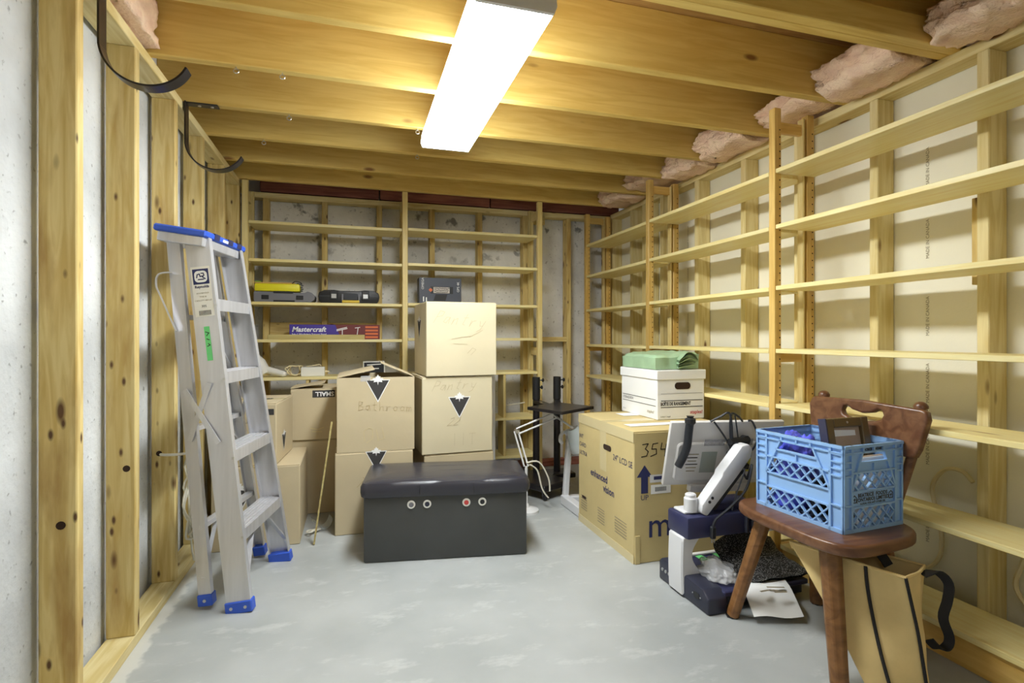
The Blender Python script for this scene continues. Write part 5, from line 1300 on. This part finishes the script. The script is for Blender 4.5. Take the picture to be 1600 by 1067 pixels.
# contents
p = CT @ V((0.10, 0.252, 0.012))
crumple('plastic_bag', 'bluebag', 'crumpled royal blue plastic bag bulging out of the crate', 'bag', p, 0.080, 0.062, 0.195, 2.0, flat=0.35, rz=ct.rotation_euler.z, amp=0.24)
def picture_frame():
    q = CT @ V((0.070, 0.062, 0.012))
    t = thing('picture_frame', 'dark wooden picture frame with tan backing standing in the crate', 'picture frame', q, ct.rotation_euler.z - 0.06)
    w, h, dp = 0.188, 0.335, 0.030
    T = Matrix.Rotation(math.radians(-10), 4, 'X') @ basis((0, 0, 0), (1, 0, 0), (0, 0, 1))
    k = 0.032
    for nm, P in (('frame_side', [(0, 0), (k, 0), (k, h), (0, h)]), ('frame_side', [(w - k, 0), (w, 0), (w, h), (w - k, h)]), ('frame_rail', [(k, h - k), (w - k, h - k), (w - k, h), (k, h)]), ('frame_rail', [(k, 0), (w - k, 0), (w - k, k), (k, k)])):
        MB().prism(P, -dp, 0, T).build(nm, 'frame', t, bevel=0.003)
    MB().prism([(-0.004, 0), (0, 0), (0, h), (-0.004, h)], -dp, 0, T).build('frame_edge', 'frameside', t)
    MB().prism([(k, k), (w - k, k), (w - k, h - k), (k, h - k)], -0.018, -0.014, T).build('backing', 'tan', t)
    MB().prism([(k + 0.004, h - k - 0.030), (w - k - 0.02, h - k - 0.030), (w - k - 0.02, h - k - 0.012), (k + 0.01, h - k - 0.008)], -0.014, -0.0135, T).build('paper', 'white', t)
    ribbon('pencil_note', [[(0.075, h - k - 0.05), (0.085, h - k - 0.045), (0.085, h - k - 0.06)], [(0.095, h - k - 0.045), (0.108, h - k - 0.05), (0.098, h - k - 0.062)]], 0.002, T @ Matrix.Translation((0, 0, -0.0135)), 'pen', t)
    MB().lathe([(0.004, 0), (0.004, 0.002)], T @ Matrix.Translation((w * 0.48, h - k * 0.5, 0)), 8).build('hanger', 'steel', t)
picture_frame()
t = thing('notebook', 'white covered notebook standing inside the blue crate', 'book', CT @ V((0.10, 0.022, 0.0075)), ct.rotation_euler.z)
MB().box(0, 0.12, 0, 0.016, 0, 0.22).build('cover', 'white', t, bevel=0.002)
MB().box(0.004, 0.118, 0.003, 0.013, 0.2, 0.2215).build('pages', 'tan', t)
t = thing('dark_case', 'dark case lying on the bottom of the blue crate', 'case', CT @ V((0.035, 0.13, 0.0075)), ct.rotation_euler.z)
MB().box(0, 0.20, 0.0, 0.024, 0, 0.13).build('body', 'darkplastic', t, bevel=0.006); t.location = CT @ V((0.035, 0.128, 0.0075))
MB().box(0.06, 0.14, -0.001, 0.025, 0.126, 0.133).build('strap', 'webbing', t)

# ------------------------------------------------------------------ canvas tote bag under the chair
def tote():
    O = V((1.57, 1.22, 0))
    t = thing('tote_bag', 'beige canvas tote bag with black piping slumped under the chair', 'bag', O)
    # corner outline (x, y, z): front face, sides and back as a loft of rings from base to rim
    base = [(1.446, 1.205), (1.605, 1.150), (1.685, 1.215), (1.56, 1.29)]
    mid = [(1.432, 1.325), (1.590, 1.165), (1.69, 1.23), (1.56, 1.37)]
    rim = [(1.405, 1.452), (1.560, 1.180), (1.70, 1.225), (1.56, 1.50)]
    def ring(f):
        out = []
        for i in range(4):
            a = V(base[i]).lerp(V(mid[i]), min(1, f * 2)).lerp(V(rim[i]), max(0, f * 2 - 1)) if f > 0.5 else V(base[i]).lerp(V(mid[i]), f * 2)
            out.append(a)
        return out
    nz, ns = 14, 9; vs = []; fs = []
    for j in range(nz + 1):
        f = j / nz; R = ring(f); z = 0.004 + 0.325 * f
        for i in range(4):
            a, b = R[i], R[(i + 1) % 4]
            for k in range(ns):
                u = k / ns; p = a.lerp(b, u); nrm = V(((b - a).y, -(b - a).x)).normalized()
                bul = 0.012 * math.sin(PI * u) * (1 - f * 0.6) + 0.012 * noise.noise(V((p.x * 9, p.y * 9, z * 7))) * math.sin(PI * u)
                p = p + nrm * bul
                zz = z + (0.025 * (i == 0) * (1 - u) * f if i == 0 else 0)
                vs.append((p.x - O.x, p.y - O.y, zz))
    m = 4 * ns
    for j in range(nz):
        for k in range(m): fs.append((j * m + k, j * m + (k + 1) % m, (j + 1) * m + (k + 1) % m, (j + 1) * m + k))
    fs.append(tuple(range(m))[::-1])
    MB().add(vs, fs).build('canvas_body', 'canvas', t, smooth=True)
    # black piping
    def line(i0, u, u1=None, nm='piping'):
        pts = []
        for j in range(0, nz + 1, 2):
            uu = (u if u1 is None else u + (u1 - u) * j / nz) * ns; k = i0 * ns + int(uu); q = V(vs[j * m + k % m]).lerp(V(vs[j * m + (k + 1) % m]), uu - int(uu)); pts.append(q + V((-0.003, -0.004, 0)))
        MB().tube(pts, 0.005, 6, 3).build(nm, 'webbing', t, smooth=True)
    line(1, 0.0); line(0, 0.36, 0.68)
    # hemmed rim band and strap
    top_ = [V(vs[nz * m + k]) for k in range(m)]
    MB().tube([p + V((0, 0, 0)) for p in top_], 0.005, 6, 1, True).build('rim_hem', 'canvas', t)
    # leather-like inner band on far side
    a, b = V((1.61, 1.20, 0.30)) - O, V((1.70, 1.225, 0.31)) - O
    def strap(pts, wd, w, th=0.002):
        P = [V(p) - O for p in pts]; Q = []
        for k in range(len(P) - 1):
            g = lambda n_: P[min(max(n_, 0), len(P) - 1)]
            p0, p1, p2, p3 = g(k - 1), g(k), g(k + 1), g(k + 2)
            for q in range(5):
                u = q / 5; Q.append(0.5 * ((2 * p1) + (p2 - p0) * u + (2 * p0 - 5 * p1 + 4 * p2 - p3) * u * u + (3 * p1 - p0 - 3 * p2 + p3) * u ** 3))
        Q.append(P[-1]); wd = V(wd).normalized(); v2 = []; f2 = []
        for k, p in enumerate(Q):
            d = (Q[min(k + 1, len(Q) - 1)] - Q[max(k - 1, 0)]).normalized(); a_ = (wd - d * wd.dot(d)).normalized(); n_ = d.cross(a_) * th
            v2 += [tuple(p - a_ * w / 2 - n_), tuple(p + a_ * w / 2 - n_), tuple(p + a_ * w / 2 + n_), tuple(p - a_ * w / 2 + n_)]
        for k in range(len(Q) - 1):
            for q in range(4): f2.append((k * 4 + q, k * 4 + (q + 1) % 4, k * 4 + 4 + (q + 1) % 4, k * 4 + 4 + q))
        f2 += [(0, 1, 2, 3), tuple(len(Q) * 4 - 4 + q for q in (3, 2, 1, 0))]
        MB().add(v2, f2).build('strap', 'webbing', t, smooth=True)
    strap([(1.655, 1.20, 0.318), (1.70, 1.19, 0.325), (1.735, 1.18, 0.29), (1.728, 1.178, 0.24), (1.71, 1.178, 0.19), (1.735, 1.178, 0.13), (1.73, 1.18, 0.10), (1.70, 1.185, 0.095), (1.675, 1.195, 0.12)], (0.6, -0.75, 0.1), 0.026)
    strap([(1.52, 1.46, 0.335), (1.58, 1.40, 0.365), (1.63, 1.335, 0.35), (1.648, 1.30, 0.305)], (0.3, 0.3, 0.8), 0.03)
tote()

# pale panel behind the tallest stack and a thin cable on the back wall
o = board('grey_panel', 'whitemetal', None, 0.50, 0.895, 3.40, 3.415, 0.0, 0.81)
tag(o, 'narrow pale grey panel standing upright just behind the tallest carton stack', 'panel')
cable('wall_cable', [(0.96, 4.022, 0.505), (1.08, 4.020, 0.498), (1.20, 4.022, 0.508), (1.30, 4.022, 0.52)], 0.005, 'cable', 'thin white cable crossing the back wall studs under the low shelf')
